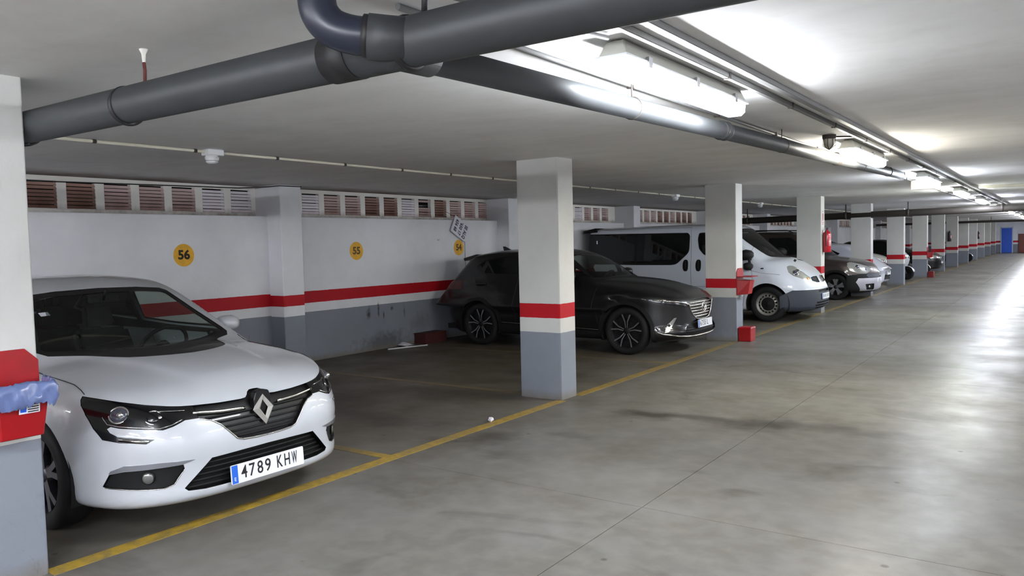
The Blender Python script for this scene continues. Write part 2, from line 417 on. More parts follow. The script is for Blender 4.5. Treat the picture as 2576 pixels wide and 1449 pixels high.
class Shape:
    """car skin as the zero set of a field; x forward (0 at the nose), y left, z up"""
    def __init__(s, L, W, H, field, mid_z=0.6, ends=(0.75, 0.75)):
        s.L = L; s.W = W; s.H = H; s.field = field; s.mid_z = mid_z; s.ends = ends
    def grad(s, P):
        e = 2e-3; g = np.zeros_like(P)
        for i in range(3):
            d = np.zeros(3); d[i] = e
            g[:, i] = s.field(*(P+d).T)-s.field(*(P-d).T)
        n = np.linalg.norm(g, axis=1, keepdims=True); n[n < 1e-9] = 1
        return g/n
    def skin(s, cell):
        L, Wd, H = s.L, s.W/2, s.H; z0 = 0.10
        nx = int(L/cell); ny = int(2*Wd/cell); nz = int((H-z0)/cell)
        X = np.linspace(-L-0.05, 0.05, nx+1); Y = np.linspace(-Wd-0.02, Wd+0.02, ny+1); Z = np.linspace(z0, H+0.03, nz+1)
        idx = {}; V = []; Fc = []
        def vid(i, j, k):
            t = (i, j, k)
            if t not in idx: idx[t] = len(V); V.append((X[i], Y[j], Z[k]))
            return idx[t]
        for i in range(nx):
            for j in range(ny):
                Fc.append((vid(i,j,nz), vid(i+1,j,nz), vid(i+1,j+1,nz), vid(i,j+1,nz)))
                Fc.append((vid(i,j,0), vid(i,j+1,0), vid(i+1,j+1,0), vid(i+1,j,0)))
            for k in range(nz):
                Fc.append((vid(i,0,k), vid(i+1,0,k), vid(i+1,0,k+1), vid(i,0,k+1)))
                Fc.append((vid(i,ny,k), vid(i,ny,k+1), vid(i+1,ny,k+1), vid(i+1,ny,k)))
        for j in range(ny):
            for k in range(nz):
                Fc.append((vid(0,j,k), vid(0,j,k+1), vid(0,j+1,k+1), vid(0,j+1,k)))
                Fc.append((vid(nx,j,k), vid(nx,j+1,k), vid(nx,j+1,k+1), vid(nx,j,k+1)))
        V = np.array(V)
        O = np.stack([np.clip(V[:, 0], -L+s.ends[1], -s.ends[0]), 0*V[:, 0], 0*V[:, 0]+s.mid_z], 1)
        D = V-O
        lo = np.zeros(len(V)); hi = np.full(len(V), 1.3)
        # march outward from the spine to the last inside sample
        ts = np.linspace(0.05, 1.3, 70); last = np.full(len(V), 0.05)
        for t in ts:
            ins = s.field(*(O+D*t).T) < 0; last = np.where(ins, t, last)
        lo = last; hi = last+(ts[1]-ts[0])*1.01
        for _ in range(26):
            m = (lo+hi)/2; ins = s.field(*(O+D*m[:, None]).T) < 0
            lo = np.where(ins, m, lo); hi = np.where(ins, hi, m)
        return O+D*((lo+hi)/2)[:, None], Fc
    def cast(s, p, d, tmax=8.0, n=400):
        """first surface hit for a local ray (numpy), or None"""
        p = np.asarray(p, float); d = np.asarray(d, float); ts = np.linspace(0, tmax, n)
        Q = p+d*ts[:, None]; f = s.field(*Q.T); w = np.where(f < 0)[0]
        if len(w) == 0: return None
        lo, hi = ts[max(w[0]-1, 0)], ts[w[0]]
        for _ in range(3):
            t2 = np.linspace(lo, hi, 24); f2 = s.field(*(p+d*t2[:, None]).T); k = np.where(f2 < 0)[0]; k = k[0] if len(k) else len(t2)-1
            lo, hi = t2[max(k-1, 0)], t2[k]
        return p+d*hi
    def at(s, a, b, axis, sgn=1):
        """surface point seen along an axis: 'x' -> (y,z) from the front, 'y' -> (x,z) from side sgn, 'z' -> (x,y) from above"""
        if axis == 'x': p, d = (0.4 if sgn > 0 else -s.L-0.4, a, b), (-sgn, 0, 0)
        elif axis == 'y': p, d = (a, sgn*1.6, b), (0, -sgn, 0)
        else: p, d = (a, b, 2.6), (0, 0, -1)
        return s.cast(p, d, 4.0, 300)

def inpoly(x, y, poly):
    c = False; n = len(poly); j = n-1
    for i in range(n):
        xi, yi = poly[i]; xj, yj = poly[j]
        if (yi > y) != (yj > y) and x < (xj-xi)*(y-yi)/(yj-yi)+xi: c = not c
        j = i
    return c
def rounded(poly, r, n=4):
    """round every corner of a polygon by about r (r scalar or per-corner list)"""
    out = []; m_ = len(poly)
    for i in range(m_):
        p0, p1, p2 = (Vector((*poly[i-1], 0)), Vector((*poly[i], 0)), Vector((*poly[(i+1) % m_], 0)))
        rr = r[i] if isinstance(r, (list, tuple)) else r
        if rr <= 0: out.append(tuple(poly[i])); continue
        a = p0-p1; b = p2-p1; rr = min(rr, a.length*0.45, b.length*0.45)
        A = p1+a.normalized()*rr; B = p1+b.normalized()*rr
        for k in range(n+1):
            t = k/n; q = A*(1-t)**2+p1*2*t*(1-t)+B*t*t; out.append((q.x, q.y))
    return out
AX = {'x': (1, 2, 0), 'y': (0, 2, 1), 'z': (0, 1, 2)}
def mirror(poly): return [(-a, b) for a, b in poly][::-1]

class Car:
    def __init__(s, root, shape, paint, cell=0.03):
        s.root = root; s.shape = shape; s.paint = paint
        V, Fc = shape.skin(cell)
        me = bpy.data.meshes.new('tmp'); me.from_pydata([tuple(v) for v in V], [], Fc); bm = bmesh.new(); bm.from_mesh(me)
        bpy.data.meshes.remove(me)
        bmesh.ops.dissolve_degenerate(bm, dist=1e-5, edges=bm.edges)
        bmesh.ops.recalc_face_normals(bm, faces=bm.faces)
        s.bm = bm
    def select(s, poly, axis, sgn, cond=None, cut=True, nmin=0.08):
        a, b, c = AX[axis]; bm = s.bm
        mn = [min(p[i] for p in poly)-1e-4 for i in (0, 1)]; mxx = [max(p[i] for p in poly)+1e-4 for i in (0, 1)]
        X0, X1, Y0, Y1 = mn[0]-0.15, mxx[0]+0.15, mn[1]-0.15, mxx[1]+0.15; cand = {}
        def bb(f):
            xs = [v.co[a] for v in f.verts]; ys = [v.co[b] for v in f.verts]; return (min(xs), max(xs), min(ys), max(ys))
        for f in bm.faces:
            p0 = f.verts[0].co; pa = p0[a]
            if pa < X0 or pa > X1: continue
            pb = p0[b]
            if pb < Y0 or pb > Y1: continue
            if f.normal[c]*sgn < nmin: continue
            q = f.calc_center_median()
            if axis == 'y' and q[c]*sgn < 0: continue
            if cond and not cond(q): continue
            t = bb(f)
            if t[1] < mn[0] or t[0] > mxx[0] or t[3] < mn[1] or t[2] > mxx[1]: continue
            cand[f] = t
        if cut:
            n = len(poly)
            for i in range(n):
                p = poly[i]; q = poly[(i+1) % n]; dx, dy = q[0]-p[0], q[1]-p[1]; l = math.hypot(dx, dy)
                if l < 1e-6: continue
                no = [0, 0, 0]; na = -dy/l; nb_ = dx/l; no[a] = na; no[b] = nb_; co = [0, 0, 0]; co[a] = p[0]; co[b] = p[1]
                e0, e1 = min(p[0], q[0])-1e-4, max(p[0], q[0])+1e-4; g0, g1 = min(p[1], q[1])-1e-4, max(p[1], q[1])+1e-4
                sel = []
                for f, t in cand.items():
                    if t[1] <= e0 or t[0] >= e1 or t[3] <= g0 or t[2] >= g1: continue
                    ds = [(v.co[a]-p[0])*na+(v.co[b]-p[1])*nb_ for v in f.verts]
                    if min(ds) < -1e-5 and max(ds) > 1e-5: sel.append(f)
                if not sel: continue
                ed = {e for f in sel for e in f.edges}; ve = {v for f in sel for v in f.verts}
                for f in sel: del cand[f]
                res = bmesh.ops.bisect_plane(bm, geom=sel+list(ed)+list(ve), dist=1e-5, plane_co=co, plane_no=no)
                for g in res['geom']:
                    if isinstance(g, bmesh.types.BMFace): cand[g] = bb(g)
        out = []
        for f in cand:
            if not f.is_valid: continue
            q = f.calc_center_median()
            if inpoly(q[a], q[b], poly): out.append(f)
        return out
    def take(s, faces, name, m, push=0.003, skirt=True, parent=None, vec=None, label=None, remove=True, skirt_mat=None, smooth=True):
        """lift faces out of the body into a part, pushed inward by `push` with a skirt back to the surface"""
        if not faces: return None
        vs = []; idx = {}
        for f in faces:
            for v in f.verts:
                if v not in idx: idx[v] = len(vs); vs.append(v.co.copy())
        P = np.array([tuple(v) for v in vs]); N = s.shape.grad(P)
        dirn = -N if vec is None else np.tile(np.array(vec, float), (len(P), 1))
        Q = P+dirn*push; n = len(P)
        fs = [tuple(idx[v] for v in f.verts) for f in faces]
        allv = [tuple(q) for q in Q]; norms = [tuple(a) for a in N]; mi = [0]*len(fs)
        if skirt and push != 0:
            cnt = {}
            for f in fs:
                for i in range(len(f)):
                    a, b = f[i], f[(i+1) % len(f)]; cnt[(a, b)] = cnt.get((a, b), 0)+1
            mp = {}
            for (a, b) in list(cnt):
                if (b, a) in cnt: continue
                q = []
                for v in (b, a):
                    for w_, pos in (('i', Q[v]), ('o', P[v])):
                        if (v, w_) not in mp: mp[(v, w_)] = len(allv); allv.append(tuple(pos)); norms.append(None)
                fs.append((mp[(b, 'i')], mp[(a, 'i')], mp[(a, 'o')], mp[(b, 'o')])); mi.append(1)
        me = bpy.data.meshes.new(name); me.from_pydata(allv, [], fs)
        me.polygons.foreach_set('use_smooth', [bool(smooth and k == 0) for k in mi]); me.update()
        mats = [m, skirt_mat or m]
        for q in mats: me.materials.append(q)
        me.polygons.foreach_set('material_index', mi)
        if smooth:
            ln = [(0, 0, 0)]*len(me.loops)
            for p, k in zip(me.polygons, mi):
                for li in p.loop_indices:
                    vi = me.loops[li].vertex_index
                    ln[li] = norms[vi] if (k == 0 and norms[vi] is not None) else tuple(p.normal)
            me.normals_split_custom_set(ln)
        o = bpy.data.objects.new(name, me); C.objects.link(o); o.parent = parent or s.root
        if label: o['label'] = label
        if remove: bmesh.ops.delete(s.bm, geom=faces, context='FACES')
        return o
    def finish(s, name='body', lining=None, off=0.03, zmin=0.35):
        bm = s.bm
        vs = list(bm.verts)
        vs = [v for v in vs if v.link_faces]
        idx = {v: i for i, v in enumerate(vs)}
        P = np.array([tuple(v.co) for v in vs]); N = s.shape.grad(P)
        fs = [tuple(idx[v] for v in f.verts) for f in bm.faces]
        me = bpy.data.meshes.new(name); me.from_pydata([tuple(v) for v in P], [], fs)
        me.polygons.foreach_set('use_smooth', [True]*len(fs)); me.update(); me.materials.append(s.paint)
        me.normals_split_custom_set_from_vertices([tuple(n) for n in N])
        o = bpy.data.objects.new(name, me); C.objects.link(o); o.parent = s.root
        if lining is not None:
            Q = P-N*off
            keep = [f[::-1] for f in fs if min(P[i][2] for i in f) > zmin]
            used = sorted({i for f in keep for i in f}); mp = {u: k for k, u in enumerate(used)}
            me2 = mesh_from('cabin_lining', [Q[i] for i in used], [tuple(mp[i] for i in f) for f in keep])
            o2 = new_obj('cabin_lining', me2, lining, s.root, True)
        bm.free(); return o
    # ---- add-ons that follow the surface
    def path(s, pts, axis='x', sgn=1, off=0.002, step=0.03):
        out = []
        for i in range(len(pts)-1):
            a, b = pts[i], pts[i+1]; n = max(1, int(math.hypot(b[0]-a[0], b[1]-a[1])/step))
            for k in range(n+(1 if i == len(pts)-2 else 0)):
                t = k/n; q = s.shape.at(a[0]+(b[0]-a[0])*t, a[1]+(b[1]-a[1])*t, axis, sgn)
                if q is not None: out.append(q)
        if not out: return []
        P = np.array(out); N = s.shape.grad(P); return [Vector(p) for p in (P+N*off)]
    def bar(s, name, pts, m, r=0.004, axis='x', sgn=1, off=0.0, n=6, flat=None, mb=None, parent=None, step=0.03):
        p = s.path(pts, axis, sgn, off, step)
        if len(p) < 2: return None
        if mb is not None: mb.tube(p, r, n, flat=flat); return mb
        b = MB(); b.tube(p, r, n, flat=flat); return b.obj(name, m, parent or s.root)

def make_wheel(root, cx, cy, r, rw, wid, side, style, mt, ms, mdark, extra=None):
    """wheel at (cx, cy, r); side=-1 outer face towards -y. rw: rim radius. returns the tyre part"""
    t = MB(); h = wid/2; s_ = side
    prof = [(rw*0.98, -h*0.8), (rw+0.012, -h*0.95), (r-0.045, -h), (r-0.014, -h*0.9), (r-0.002, -h*0.62), (r, -h*0.3), (r, h*0.3), (r-0.002, h*0.62),
            (r-0.014, h*0.9), (r-0.045, h), (rw+0.012, h*0.95), (rw*0.98, h*0.8)]
    t.lathe(prof, 'y', (cx, cy, r), 56)
    # tread grooves as slightly raised rings of shoulder blocks
    ty = t.obj('tyre', mt, root)
    b = MB(); yo = cy+s_*h*0.80
    b.lathe([(rw*0.985, s_*h*0.86), (rw*1.0, s_*h*0.80), (rw*0.965, s_*h*0.70), (rw*0.93, s_*h*0.1), (rw*0.9, -s_*h*0.6)], 'y', (cx, cy, r), 56)
    rim = b.obj('rim', ms, ty)
    k = MB(); k.lathe([(0.001, s_*h*0.05), (rw*0.95, s_*h*0.05)], 'y', (cx, cy, r), 32)
    k.lathe([(0.14, s_*h*0.25), (0.14, s_*h*0.15)], 'y', (cx, cy, r), 32)
    k.obj('wheel_back', mdark, ty)
    if style[0] == 'spokes':
        _, n, w0, w1, dy, split, m1, m2 = style
        sp = MB(); dk = MB()
        for i in range(n):
            a0 = 2*math.pi*i/n+0.3
            for ss in ((-1, 1) if split else (0,)):
                a1 = a0+ss*split*2*math.pi/n
                def P(rr, a, w, d):
                    c, s2 = math.cos(a), math.sin(a); return [(cx+rr*c-w*s2*q, cy+s_*d, r+rr*s2+w*c*q) for q in (-1, 1)]
                ri, ro = 0.045, rw*0.975
                i0 = P(ri, a0+ss*0.25, w0, h*0.62+dy); i1 = P(rw*0.55, (a0+a1)/2+ss*0.02, (w0+w1)/2, h*0.70+dy); i2 = P(ro, a1, w1, h*0.78)
                j0 = P(ri, a0+ss*0.25, w0*1.3, h*0.3); j1 = P(rw*0.55, (a0+a1)/2, (w0+w1)/2*1.3, h*0.35); j2 = P(ro, a1, w1*1.3, h*0.4)
                sp.add(i0+i1+i2, [(0,1,3,2),(2,3,5,4)])
                dk.add(i0+i1+i2+j0+j1+j2, [(0,2,8,6),(2,4,10,8),(1,7,9,3),(3,9,11,5)])
        sp.obj('spoke_faces', m1, ty, recalc=False); dk.obj('spoke_sides', m2, ty, recalc=False)
        hb = MB(); hb.lathe([(0.001, s_*h*0.74), (0.028, s_*h*0.74), (0.034, s_*h*0.70), (0.062, s_*h*0.60), (0.066, s_*h*0.3)], 'y', (cx, cy, r), 28)
        hb.obj('hub_cap', m2, ty)
    else:
        m1, m2 = style[1], style[2]
        # pressed steel wheel: dished disc with a ring of slots and a dark centre cap
        d = MB(); R1, R2 = rw*0.66, rw*0.80; n = 16
        d.lathe([(rw*0.985, s_*h*0.86), (rw*0.93, s_*h*0.55), (R2, s_*h*0.50)], 'y', (cx, cy, r), 48)
        d.lathe([(R1, s_*h*0.66), (R1*0.93, s_*h*0.70), (rw*0.56, s_*h*0.56)], 'y', (cx, cy, r), 48)
        for i in range(n):
            a = 2*math.pi*i/n; da = 2*math.pi/n*0.26
            vs = []
            for rr, yy in ((R1, h*0.66), (R2, h*0.50)):
                for q in (-1, 1):
                    vs.append((cx+rr*math.cos(a+q*da), cy+s_*yy, r+rr*math.sin(a+q*da)))
            d.add(vs, [(0, 1, 3, 2)])
        d.obj('wheel_disc', m1, ty, recalc=False)
        c = MB(); c.lathe([(0.001, s_*h*0.62), (0.02, s_*h*0.62), (0.03, s_*h*0.56), (rw*0.5, s_*h*0.60), (rw*0.57, s_*h*0.56), (rw*0.57, s_*h*0.3)], 'y', (cx, cy, r), 40)
        c.obj('hub_cap', m2, ty)
    return ty

def diamond_badge(root, c, ux, uy, nrm, h, w_, t, m):
    """hollow faceted lozenge"""
    c = Vector(c); ux = Vector(ux); uy = Vector(uy); n = Vector(nrm)
    def P(a, b, d): return c+ux*a+uy*b+n*d
    out = [(0, h), (w_*1.0, 0), (0, -h), (-w_*1.0, 0)]
    mid = [(a*0.70, b*0.74) for a, b in out]; inn = [(a*0.38, b*0.50) for a, b in out]
    vs = [P(a, b, 0) for a, b in out]+[P(a, b, t) for a, b in mid]+[P(a, b, t*0.2) for a, b in inn]
    fs = []
    for i in range(4):
        j = (i+1) % 4; fs += [(i, j, 4+j, 4+i), (4+i, 4+j, 8+j, 8+i)]
    b = MB(); b.add(vs, fs); return b.obj('badge', m, root)
def number_plate(root, c, ux, uy, nrm, text, mw, mb_, mk, w_=0.52, h=0.11, sx=0.62, strip=True, fs=0.105, letter='E'):
    c = Vector(c); ux = Vector(ux).normalized(); uy = Vector(uy).normalized(); n = ux.cross(uy).normalized()
    poly = rounded([(-w_/2, -h/2), (w_/2, -h/2), (w_/2, h/2), (-w_/2, h/2)], 0.008, 3)
    def ext(poly, d0, d1, m, name, parent):
        b = MB(); k = len(poly)
        vs = [c+ux*a+uy*b2+n*d0 for a, b2 in poly]+[c+ux*a+uy*b2+n*d1 for a, b2 in poly]
        b.add(vs, [tuple(range(k))[::-1], tuple(range(k, 2*k))]+[(i, (i+1) % k, k+(i+1) % k, k+i) for i in range(k)])
        return b.obj(name, m, parent)
    pl = ext(poly, 0, 0.008, mw, 'number_plate', root)
    if strip:
        ext([(-w_/2+0.003, -h/2+0.003), (-w_/2+0.043, -h/2+0.003), (-w_/2+0.043, h/2-0.003), (-w_/2+0.003, h/2-0.003)], 0.008, 0.009, mb_, 'blue_strip', pl)
        put_text('country_letter', letter, 0.03, mw, c+ux*(-w_/2+0.023)+uy*(-h*0.25)+n*0.0095, ux, uy, pl, 0.0004)
    slots = [0.0 if ch != ' ' else 0.55 for ch in text]; xx = -w_/2+0.085; adv = 0.0555
    for ch in text:
        if ch == ' ': xx += adv*0.55; continue
        me = text_mesh(ch, fs, 0.0006, 1.0, 'CENTER', 1.0, 0.0008)
        ws_ = [v.co.x for v in me.vertices]; w0 = (min(ws_)+max(ws_))/2; k = min(1.0, 0.040/max(1e-3, max(ws_)-min(ws_)))
        for v in me.vertices: v.co.x = (v.co.x-w0)*k
        MM = Matrix((ux, uy, n)).transposed().to_4x4(); MM.translation = c+ux*xx+n*0.0092; me.transform(MM); me.materials.clear()
        new_obj('plate_character', me, mk, pl); xx += adv
    return pl
# ------------------------------------------------------------------ car shapes
def plan_front(a2, p2, a5, p5, wref):
    return lambda y: a2*(np.abs(y)/wref)**p2+a5*(np.abs(y)/wref)**p5

def hatch_shape():
    """white family hatchback, 4.36 x 1.81 x 1.45"""
    nose = pchip([0.10, 0.17, 0.22, 0.30, 0.40, 0.50, 0.58, 0.66, 0.73, 0.80], [-0.16, -0.05, -0.012, -0.02, -0.012, 0.0, -0.012, -0.045, -0.085, -0.16])
    hood = pchip([0.3, -0.08, -0.2, -0.45, -0.8, -1.15, -1.6, -3.4, -4.0, -4.6], [0.60, 0.752, 0.805, 0.872, 0.925, 0.955, 0.985, 1.05, 1.03, 0.97])
    W = pchip([0.1, -0.3, -0.6, -0.95, -1.5, -3.0, -3.6, -4.1, -4.4], [0.86, 0.875, 0.895, 0.905, 0.90, 0.905, 0.90, 0.86, 0.80])
    S = pchip([0.10, 0.20, 0.32, 0.50, 0.66, 0.80, 0.92, 1.05], [-0.10, -0.035, -0.015, 0.0, 0.0, -0.025, -0.07, -0.13])
    roof = pchip([-1.5, -1.98, -2.4, -2.9, -3.4, -3.9, -4.3], [1.30, 1.395, 1.43, 1.43, 1.395, 1.32, 1.21])
    pf = plan_front(0.10, 2.0, 0.46, 5.0, 0.9)
    tail = pchip([0.1, 0.3, 0.6, 0.9, 1.1], [-4.22, -4.34, -4.36, -4.30, -4.22])
    def field(x, y, z):
        ay = np.abs(y)
        hz = hood(x)-0.070*(ay/0.8)**2.2
        # raised centre with two ridges running back and outward from the badge
        yr = 0.24+np.clip(-x-0.1, 0, 1.2)*0.22
        hz = hz+0.016*(0.5*(1-np.tanh((ay-yr)/0.044)))*np.clip((-x-0.02)/0.3, 0, 1)
        side = W(x)+S(z)+0.012*bumpf(z, 0.72-0.02*(x+2), 0.09)*(x < -0.9)
        lower = smax([z-hz, ay-side, (x-(nose(z)-pf(y)))*0.92, tail(z)-0.25*(ay/0.9)**4-x, 0.178-z], 0.10)
        gs = 0.815-(z-0.95)*0.44-0.05*np.clip(-x-3.0, 0, 1.4)**1.5
        ws = (x-(-1.10-(z-0.93)*1.93-0.17*(ay/0.72)**2.2))*0.46
        rg = (-4.25+(z-1.0)*1.45+0.10*(ay/0.7)**2-x)*0.57
        green = smax([z-(roof(x)-0.055*(ay/0.6)**2.4), ay-gs, ws, rg, 0.6-z], 0.07)
        return smin(lower, green, 0.03)
    return Shape(4.36, 1.82, 1.45, field, 0.62, (0.8, 0.7))
HATCH_POS = (-3.87, 2.94, 0.0); HATCH_ROT = 0.0

def crossover_shape():
    """dark compact crossover, 4.28 x 1.77 x 1.54"""
    nose = pchip([0.10, 0.18, 0.24, 0.32, 0.42, 0.60, 0.76, 0.85, 0.92], [-0.22, -0.10, -0.03, 0.0, -0.045, -0.05, -0.04, -0.065, -0.14])
    hood = pchip([0.3, -0.03, -0.15, -0.45, -0.85, -1.25, -1.7, -3.2, -4.0, -4.5], [0.46, 0.715, 0.81, 0.93, 1.005, 1.04, 1.06, 1.11, 1.06, 0.9])
    W = pchip([0.1, -0.3, -0.6, -0.9, -1.5, -3.0, -3.5, -4.0, -4.3], [0.84, 0.86, 0.875, 0.883, 0.87, 0.88, 0.883, 0.85, 0.78])
    S = pchip([0.10, 0.20, 0.32, 0.50, 0.66, 0.80, 0.95, 1.10], [-0.10, -0.04, -0.02, -0.005, -0.01, -0.0, -0.06, -0.13])
    roof = pchip([-1.4, -1.95, -2.3, -2.7, -3.2, -3.8, -4.2], [1.30, 1.43, 1.495, 1.515, 1.505, 1.44, 1.36])
    pf = plan_front(0.11, 2.0, 0.36, 5.0, 0.88)
    tail = pchip([0.1, 0.3, 0.5, 0.9, 1.15], [-4.05, -4.16, -4.26, -4.275, -4.19])
    def field(x, y, z):
        ay = np.abs(y)
        hz = hood(x)-0.075*(ay/0.8)**2.4
        yr = 0.33+np.clip(-x-0.1, 0, 1.2)*0.20
        hz = hz+0.02*0.5*(1-np.tanh((ay-yr)/0.06))*np.clip((-x-0.02)/0.3, 0, 1)
        side = W(x)+S(z)+0.02*bumpf(z, 0.95-0.35*np.clip(-x-0.5, 0, 2)/2, 0.08)
        lower = smax([z-hz, ay-side, (x-(nose(z)-pf(y)))*0.92, tail(z)+0.28*(ay/0.88)**4-x, 0.19-z], 0.09)
        gs = 0.80-(z-1.03)*0.45-0.07*np.clip(-x-2.9, 0, 1.4)**1.5
        ws = (x-(-1.23-(z-1.03)*1.72-0.18*(ay/0.72)**2.2))*0.5
        rg = (-4.24+(z-1.0)*0.95+0.16*(ay/0.7)**2-x)*0.7
        green = smax([z-(roof(x)-0.055*(ay/0.6)**2.4), ay-gs, ws, rg, 0.6-z], 0.06)
        return smin(lower, green, 0.03)
    return Shape(4.28, 1.80, 1.54, field, 0.66, (0.8, 0.7))
CROSS_POS = (-4.155, 10.72, 0.0); CROSS_ROT = 0.0

def van_shape():
    """white passenger van, 4.78 x 1.90 x 1.96"""
    nose = pchip([0.10, 0.20, 0.30, 0.45, 0.60, 0.70, 0.78, 0.86, 0.95, 1.1], [-0.25, -0.06, -0.01, 0.0, -0.01, -0.05, -0.09, -0.14, -0.21, -0.4])
    hood = pchip([0.3, -0.05, -0.15, -0.35, -0.6, -0.85, -1.1, -1.6, -4.8], [0.58, 0.81, 0.93, 1.08, 1.19, 1.24, 1.26, 1.27, 1.28])
    W = pchip([0.1, -0.3, -0.7, -1.2, -3.0, -4.4, -4.85], [0.88, 0.915, 0.945, 0.952, 0.952, 0.94, 0.90])
    S = pchip([0.10, 0.20, 0.32, 0.60, 0.80, 1.0, 1.2, 1.35], [-0.08, -0.03, -0.01, 0.0, 0.0, -0.005, -0.02, -0.05])
    roof = pchip([-1.2, -1.62, -2.0, -2.7, -3.8, -4.5, -4.9], [1.76, 1.865, 1.905, 1.915, 1.91, 1.90, 1.85])
    pf = plan_front(0.12, 2.0, 0.40, 4.5, 0.94)
    def field(x, y, z):
        ay = np.abs(y)
        hz = hood(x)-0.10*(ay/0.85)**2.2
        side = W(x)+S(z)+0.012*bumpf(z, 0.98+0.16*(x+0.3), 0.07)*(x > -2.6)
        lower = smax([z-hz, ay-side, (x-(nose(z)-pf(y)))*0.88, -4.80+0.12*(ay/0.9)**6-x, 0.20-z], 0.10)
        gs = 0.935-np.clip(z-1.1, 0, 2)*0.10-0.25*np.clip(z-1.72, 0, 1)**1.5
        ws = (x-(-0.70-(z-1.13)*1.16-0.20*(ay/0.8)**2.2))*0.65
        rg = (-4.82+(z-1.0)*0.05+0.10*(ay/0.9)**5-x)
        green = smax([z-(roof(x)-0.05*(ay/0.8)**3), ay-gs, ws, rg, 0.6-z], 0.10)
        return smin(lower, green, 0.05)
    return Shape(4.84, 1.93, 1.97, field, 0.75, (0.75, 0.7))
VAN_POS = (-3.75, 15.86, 0.0); VAN_ROT = 0.0

def mpv_shape():
    """brown leisure people carrier, 4.38 x 1.81 x 1.80"""
    nose = pchip([0.10, 0.20, 0.30, 0.45, 0.62, 0.75, 0.85, 0.95], [-0.22, -0.06, -0.01, 0.0, -0.02, -0.07, -0.13, -0.22])
    hood = pchip([0.3, -0.03, -0.15, -0.4, -0.8, -1.15, -1.6, -4.4], [0.55, 0.80, 0.90, 0.99, 1.06, 1.10, 1.13, 1.18])
    W = pchip([0.1, -0.3, -0.7, -1.2, -3.0, -4.0, -4.45], [0.85, 0.87, 0.90, 0.905, 0.905, 0.89, 0.84])
    S = pchip([0.10, 0.20, 0.32, 0.60, 0.80, 1.0, 1.15], [-0.08, -0.03, -0.01, 0.0, 0.0, -0.02, -0.08])
    roof = pchip([-1.2, -1.7, -2.1, -2.8, -3.8, -4.4], [1.60, 1.70, 1.75, 1.765, 1.75, 1.68])
    pf = plan_front(0.12, 2.0, 0.40, 4.5, 0.90)
    def field(x, y, z):
        ay = np.abs(y)
        side = W(x)+S(z)
        lower = smax([z-(hood(x)-0.08*(ay/0.85)**2.2), ay-side, (x-(nose(z)-pf(y)))*0.88, -4.36+0.14*(ay/0.9)**6-x, 0.19-z], 0.10)
        gs = 0.86-np.clip(z-1.05, 0, 2)*0.20
        ws = (x-(-1.02-(z-1.08)*1.20-0.20*(ay/0.8)**2.2))*0.64
        green = smax([z-(roof(x)-0.05*(ay/0.75)**3), ay-gs, ws, (-4.38+(z-1.0)*0.10-x), 0.6-z], 0.09)
        return smin(lower, green, 0.04)
    return Shape(4.40, 1.83, 1.78, field, 0.72, (0.75, 0.7))
MPV_POS = (-3.80, 21.65, 0.0)
# ------------------------------------------------------------------ room
XR = 4.6      # right wall, out of the frame
# floor: slabs between saw-cut joints over a dark bed
b = MB(); b.box(-9.2, XR+0.2, BACKY-0.2, ENDY+0.2, -0.25, -0.012)
floor = struct('floor', b, M_JOINT)
xs = [-9.1, -2.035, 1.9, XR]; ys = [BACKY, -1.01, 4.19]
while ys[-1]+5.2 < ENDY: ys.append(ys[-1]+5.2)
ys.append(ENDY)
for i in range(len(xs)-1):
    for j in range(len(ys)-1):
        g = 0.0022; b = MB(); b.box(xs[i]+g, xs[i+1]-g, ys[j]+g, ys[j+1]-g, -0.012, 0.0); b.obj('floor_slab', M_FLOOR, floor)
# ceiling
b = MB(); b.box(-9.2, XR+0.2, BACKY-0.2, ENDY+0.2, CEIL, CEIL+0.25); struct('ceiling', b, M_CEIL)
# walls
b = MB(); b.box(-9.3, WALLX, BACKY, ENDY, -0.02, LEDGE); struct('wall_left', b, M_WALL, None, 0.006)
b = MB(); b.box(-9.3, -9.10, BACKY, ENDY, LEDGE, CEIL); struct('wall_left_upper', b, M_VOID)
b = MB(); b.box(XR, XR+0.2, BACKY, ENDY, -0.02, CEIL+0.02); struct('wall_right', b, M_ENDW)
b = MB(); b.box(-9.2, XR, BACKY-0.2, BACKY, -0.02, CEIL+0.02); struct('wall_back', b, M_ENDW)
b = MB(); b.box(-9.2, XR, ENDY, ENDY+0.2, -0.02, CEIL+0.02); struct('wall_front', b, M_ENDW)
# pilasters along the outer wall (each with its painted bands)
for k in range(-2, NCOL):
    y = PILY+PITCHY*k
    if y < BACKY+0.3: continue
    b = MB(); b.box(-9.12, PILX, y, y+PILD, -0.02, CEIL+0.01); o = struct('trim_%d' % (k+3), b, M_PIL, None, 0.008)
